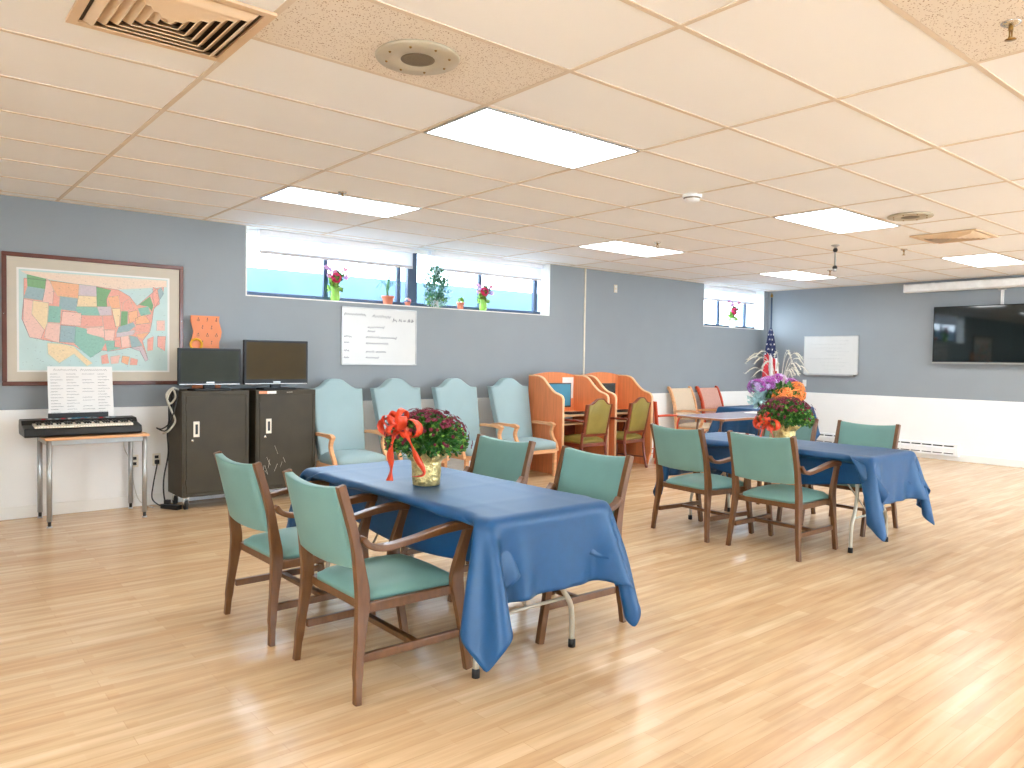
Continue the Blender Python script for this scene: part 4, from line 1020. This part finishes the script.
def blossoms(mb, n, cen, rad, lo, hi, mks, seed, sz=(.016, .024), petals=9):
    rr = random.Random(seed)
    for i in range(n):
        th = rr.uniform(0, 2*PI); ph = math.asin(rr.uniform(math.sin(lo), math.sin(hi)))
        d = Vector((math.cos(th)*math.cos(ph), math.sin(th)*math.cos(ph), math.sin(ph)))
        p = Vector(cen)+Vector((d.x*rad[0], d.y*rad[1], d.z*rad[2]))*rr.uniform(.94, 1.05)
        s = rr.uniform(*sz); u = d.orthogonal().normalized(); v = d.cross(u); mk = rr.choice(mks); vs = [p+d*s*.25]; fs = []
        for k in range(petals*2):
            a = PI*k/petals; r_ = s if k % 2 == 0 else s*.55
            vs.append(p+(u*math.cos(a)+v*math.sin(a))*r_+d*s*(.18 if k % 2 == 0 else 0))
        for k in range(petals*2): fs.append((0, 1+k, 1+(k+1) % (petals*2)))
        mb.add(vs, fs, mk)
def ribbon_loop(mb, c, d1, up_, L, Wd, mk):
    c = Vector(c); d1 = Vector(d1).normalized(); up_ = Vector(up_).normalized(); sd = d1.cross(up_).normalized(); N = 12; vs = []
    for i in range(N+1):
        a = 2*PI*i/N; r_ = (1-math.cos(a))*.5*L; h = math.sin(a)*L*.32; w_ = Wd*(.35+.65*math.sin(a/2))
        q = c+d1*r_+up_*h; vs += [q-sd*w_, q+sd*w_]
    mb.add(vs, [(2*i, 2*i+1, 2*i+3, 2*i+2) for i in range(N)], mk, True)
def ribbon_tail(mb, pts, Wd, side, mk):
    P = spline(pts, 5); sd = Vector(side).normalized(); vs = []
    for i, p in enumerate(P):
        tw = Matrix.Rotation(.45*math.sin(i*.7), 3, 'Z'); vs += [p-(tw @ sd)*Wd, p+(tw @ sd)*Wd]
    mb.add(vs, [(2*i, 2*i+1, 2*i+3, 2*i+2) for i in range(len(P)-1)], mk, True)
def solid(o, t=.0015):
    s = o.modifiers.new('solidify', 'SOLIDIFY'); s.thickness = t; return o
def mum(label, loc, rz, bow):
    o = thing('potted_mum', label, 'potted plant', loc, rz, 'potted mums on the blue tables')
    MB().lathe([(.064, 0), (.070, .003), (.072, .03), (.075, .07), (.078, .12), (.079, .135), (.074, .13), (.07, .115), (0, .11)], 'foil', seg=40, wob=.035).build('foil_pot', o)
    m = MB(); n = 36; vs = []                                     # crinkled foil collar
    for k in range(n):
        a = 2*PI*k/n; r1 = .078; r2_ = .105+.022*math.sin(k*2.1)+.012*math.sin(k*5.3); z2 = .165+.018*math.sin(k*1.7)
        vs += [(r1*math.cos(a), r1*math.sin(a), .125), (r2_*math.cos(a), r2_*math.sin(a), z2)]
    m.add(vs, [(2*k, 2*k+1, (2*k+3) % (2*n), (2*k+2) % (2*n)) for k in range(n)], 'foil'); solid(m.build('foil_collar', o))
    f = MB(); leaves(f, 3400, (0, 0, .22), (.215, .215, .155), -.35, PI/2, 'green', 11, (.02, .036), .35)
    leaves(f, 500, (0, 0, .22), (.215, .215, .155), -.3, 1.2, 'green2', 12, (.018, .03), .8)
    for k in range(30):
        a = k*2.4; f.sweep([(0.02*math.cos(a), .02*math.sin(a), .1), (.12*math.cos(a), .12*math.sin(a), .24+.003*k)], .003, 'green', 5)
    f.build('foliage', o)
    b = MB(); blossoms(b, 300, (0, 0, .22), (.235, .235, .175), .45, PI/2, ['mum'], 13, (.010, .017)); blossoms(b, 50, (0, 0, .22), (.235, .235, .175), -.1, .38, ['mum'], 14, (.010, .015)); tagp = b.build('flower_heads', o); tagp['kind'] = 'stuff'
    r_ = MB(); c = Vector(bow)
    out = Vector((c.x, c.y, 0)).normalized(); sd = Vector((-out.y, out.x, 0))
    for d_, u_, L in [(sd, (0, 0, 1), .15), (-sd, (0, 0, 1), .15), (sd+out*.6+Vector((0, 0, .6)), (0, 0, 1), .10), (-sd+out*.6+Vector((0, 0, .6)), (0, 0, 1), .10), (sd*.3+Vector((0, 0, 1)), out, .10), (-sd+Vector((0, 0, .9)), out, .10), (out+Vector((0, 0, -.2)), (0, 0, 1), .08), (sd+Vector((0, 0, -.5)), (0, 0, 1), .08)]:
        ribbon_loop(r_, c+out*.02, d_, u_, L, .022, 'ribbon')
    r_.ball(c+out*.025, .022, 'ribbon')
    for s_, q in ((1, .19), (-1, .05)):
        ribbon_tail(r_, [c+out*.02, c+sd*s_*q*.45+out*.04+Vector((0, 0, -.05)), c+sd*s_*q*.8+out*.045+Vector((0, 0, -.13)), c+sd*s_*q+out*.03+Vector((0, 0, -.21)), c+sd*s_*q*.75+out*.05+Vector((0, 0, -.23 if s_ > 0 else -.27))], .019, sd, 'ribbon')
    solid(r_.build('ribbon_bow', o), .001)
mum('burgundy mum in a gold foil pot with an orange bow on the front table', (2.18, 3.30, .742), 0, (-.165, -.03, .31))
mum('burgundy mum with an orange bow on the far table, before the tall bouquet', (5.55, 3.22, .742), 0, (-.15, .06, .18))

def bouquet():
    o = thing('tall_bouquet', 'tall bouquet of purple and orange flowers with cream plumes behind the far mum', 'flower arrangement', (6.02, 3.56, .742)); o.scale = (1.22, 1.22, 1.2)
    MB().lathe([(.05, 0), (.06, .01), (.055, .08), (.045, .16), (.055, .2), (.05, .2), (.04, .16), (0, .15)], 'foil').build('vase', o)
    f = MB(); leaves(f, 700, (-.0, .0, .30), (.17, .17, .12), -.6, PI/2, 'green', 31, (.03, .05), .3); leaves(f, 160, (-.13, .07, .30), (.08, .08, .09), -1, PI/2, 'paleteal', 32, (.03, .05), .3)
    for k in range(22):
        a = k*2.4; f.sweep([(0, 0, .18), (.1*math.cos(a), .1*math.sin(a), .33)], .003, 'green', 5)
    f.build('foliage', o)
    p = MB()
    for c, n, s in [((-.07, .05, .40), 60, 1), ((.03, .03, .42), 50, 2), ((-.14, .09, .38), 36, 3), ((.09, -.03, .39), 36, 4)]: blossoms(p, n, c, (.06, .06, .05), -.6, PI/2, ['purple', 'purple', 'lilac'], s, (.02, .032))
    p.build('purple_flowers', o)
    q = MB()
    for k, c in enumerate([(-.05, -.08, .335), (.07, -.09, .36), (.0, -.12, .31), (.12, -.07, .33), (-.1, -.07, .31)]):
        for r in (.056, .044, .030): blossoms(q, 22, c, (r, r, r), -.8, PI/2, ['peach', 'yellow' if r < .04 else 'peach'], int(k*7+r*1000), (.022, .03), 6)
    q.build('orange_flowers', o)
    g = MB(); rr = random.Random(4)
    for k in range(22):
        a = rr.uniform(0, 2*PI); L = rr.uniform(.12, .24); h = rr.uniform(.5, .66)
        P = spline([(0, 0, .3), (L*.4*math.cos(a), L*.4*math.sin(a), h-.06), (L*.8*math.cos(a), L*.8*math.sin(a), h), (L*1.15*math.cos(a), L*1.15*math.sin(a), h-.05)], 5)
        g.sweep(P, [.0012]*10+[.003, .004, .0045, .004, .003, .0012][:len(P)-10], 'cream', 5)
        for t_ in P[9:]:
            for _ in range(5):
                d = Vector((rr.uniform(-1, 1), rr.uniform(-1, 1), rr.uniform(-1, 1)))*.012; g.add([t_, t_+d, t_+d+Vector((.003, 0, .003))], [(0, 1, 2)], 'cream')
    g.build('plumes', o)
bouquet()

# things on the window sills
ZSL = ZS+.0125
def sill_flowers(label, x, h=.28, green=True, sc_=1.0):
    o = thing('flower_vase', label, 'flowers in vase', (x, Y1+.07, ZSL), 0); o.scale = (sc_,)*3
    MB().lathe([(.028, 0), (.036, .01), (.04, .06), (.032, .09), (.04, .11), (.034, .11), (.026, .09), (0, .08)], 'glassgreen' if green else 'white', seg=20).build('vase', o)
    f = MB(); leaves(f, 110, (0, 0, .12), (.07, .05, .07), -.9, PI/2, 'green2', 41, (.03, .05), .2); leaves(f, 50, (.02, 0, .17), (.06, .05, .08), -.5, PI/2, 'green', 42, (.03, .045), .2)
    for k in range(7): f.sweep([(0, 0, .08), (.07*math.sin(k*1.9), .03*math.cos(k*2.3), h-.06)], .0025, 'green', 5)
    f.build('foliage', o)
    p = MB(); blossoms(p, 26, (0, -.02, .185), (.032, .03, .032), -PI/2, PI/2, ['pink'], 43, (.018, .026)); p.build('pink_flower', o)
    q = MB()
    for k in range(9): blossoms(q, 9, (.085*math.sin(k*1.9), -.01+.02*math.cos(k*2.3), h-.06+.035*math.sin(k*1.3)), (.015, .015, .015), -PI/2, PI/2, ['lilac', 'palepink'], 60+k, (.014, .02), 6)
    q.build('pale_flowers', o)
sill_flowers('vase of pink and lilac flowers on the left half of the window sill', 3.80, .29, True, 1.35)
sill_flowers('vase of pink and lilac flowers on the right half of the window sill', 5.84, .27, True, 1.3)
sill_flowers('small pink flowers on the sill of the corner window', 11.28, .32, False, 1.5)
def pot(mb, r, h, mk='terra'): return mb.lathe([(r*.72, 0), (r*.95, h*.78), (r*1.08, h*.78), (r*1.08, h), (r*.93, h), (r*.88, h*.85), (0, h*.82)], mk, seg=22)
o = thing('potted_cactus', 'spiky green plant in a terracotta pot left of the window post', 'potted plant', (4.46, Y1+.07, ZSL)); o.scale = (1.25, 1.25, 1.3)
pot(MB(), .055, .075).build('pot', o); f = MB()
f.sweep([(0, 0, .06), (-.01, 0, .14), (.005, 0, .2), (.02, 0, .27)], [.009, .014, .014, .004], 'ivy', 8)
for k in range(10):
    a = k*.63; f.sweep(spline([(0, 0, .12), (.06*math.cos(a), .03*math.sin(a), .2), (.13*math.cos(a), .05*math.sin(a), .17+.06*math.sin(k*3))], 4), .0022, 'ivy', 4)
f.build('stems', o)
o = thing('small_pot', 'tiny pot with white blooms at the foot of the window post', 'potted plant', (4.72, Y1+.06, ZSL))
pot(MB(), .036, .045).build('pot', o); p = MB(); blossoms(p, 26, (0, 0, .06), (.035, .035, .03), 0, PI/2, ['cream', 'palepink'], 5, (.012, .018)); p.build('flowers', o)
o = thing('small_pot', 'small terracotta pot right of the ivy on the window sill', 'potted plant', (5.48, Y1+.06, ZSL))
pot(MB(), .045, .085).build('pot', o); f = MB(); leaves(f, 26, (0, 0, .09), (.05, .05, .05), 0, PI/2, 'green2', 8, (.03, .05)); f.build('leaves', o)
o = thing('hanging_ivy', 'bushy pale green ivy in front of the window post, hung from the ceiling', 'ivy plant', (5.10, Y1+.05, ZSL))
MB().sweep([(0, 0, .08), (0, 0, H-ZSL-.004)], .003, 'white', 6).lathe([(.02, H-ZSL-.012), (.02, H-ZSL-.003)], 'white').build('cord', o)
pot(MB(), .06, .09, 'white').build('pot', o)
f = MB(); leaves(f, 620, (0, -.03, .24), (.19, .12, .25), -PI/2, PI/2, 'ivy', 51, (.03, .05), .3); leaves(f, 300, (0, -.03, .23), (.22, .13, .25), -PI/2, PI/2, 'paleteal', 52, (.025, .04), .7); leaves(f, 80, (0, 0, .1), (.12, .1, .1), -1, .5, 'green2', 53, (.03, .05), .4)
for k in range(12): f.sweep(spline([(0, 0, .08), (.07*math.cos(k), .05*math.sin(k), .2), (.13*math.cos(k), .08*math.sin(k), .1), (.15*math.cos(k), .09*math.sin(k), .02)], 4), .002, 'ivy', 4)
f.build('foliage', o)

# ------------------------------------------------------------------ flag in the far corner
o = thing('flag_on_pole', 'American flag hanging on a pole in the far corner behind the flowers', 'flag', (11.97, 7.27, 0))
MB().lathe([(.13, 0), (.13, .015), (.05, .03), (.03, .07), (0, .07)], 'brass').build('base', o)
MB().sweep([(0, 0, .05), (0, 0, 2.56)], .014, 'winframe', 12).build('pole', o)
MB().lathe([(.0, 2.56), (.02, 2.57), (.024, 2.59), (.012, 2.62), (0, 2.65)], 'brass', seg=12).build('finial', o)
ns, nt = 48, 40; vs = []; fs = []
for i in range(nt+1):
    t_ = i/nt; z = 2.04-1.15*t_; R = .012+.20*t_**.65
    for k in range(ns):
        a = 2*PI*k/ns; r_ = R*(.72+.28*math.cos(a*5+t_*2.2)); vs.append((r_*math.cos(a)*1.0, -.0-r_*math.sin(a)*.8, z-.02*math.cos(a*3)*t_))
fm = MB(); fm.v = vs
for k_ in ('flagblue', 'flagred', 'flagwhite'): fm.m(k_)
for i in range(nt):
    for k in range(ns):
        a = i*ns+k; b = i*ns+(k+1) % ns; fm.f.append((a, b, b+ns, a+ns)); fm.sm.append(True)
        if i/nt < .45+.05*math.cos(2*PI*k/ns): fm.mi.append(2 if (i % 3 == 1 and (k+i//3 % 2*2) % 4 == 0) else 0)
        else: fm.mi.append(1 if ((k+i//9)//6) % 2 == 0 else 2)
fm.build('flag_cloth', o)
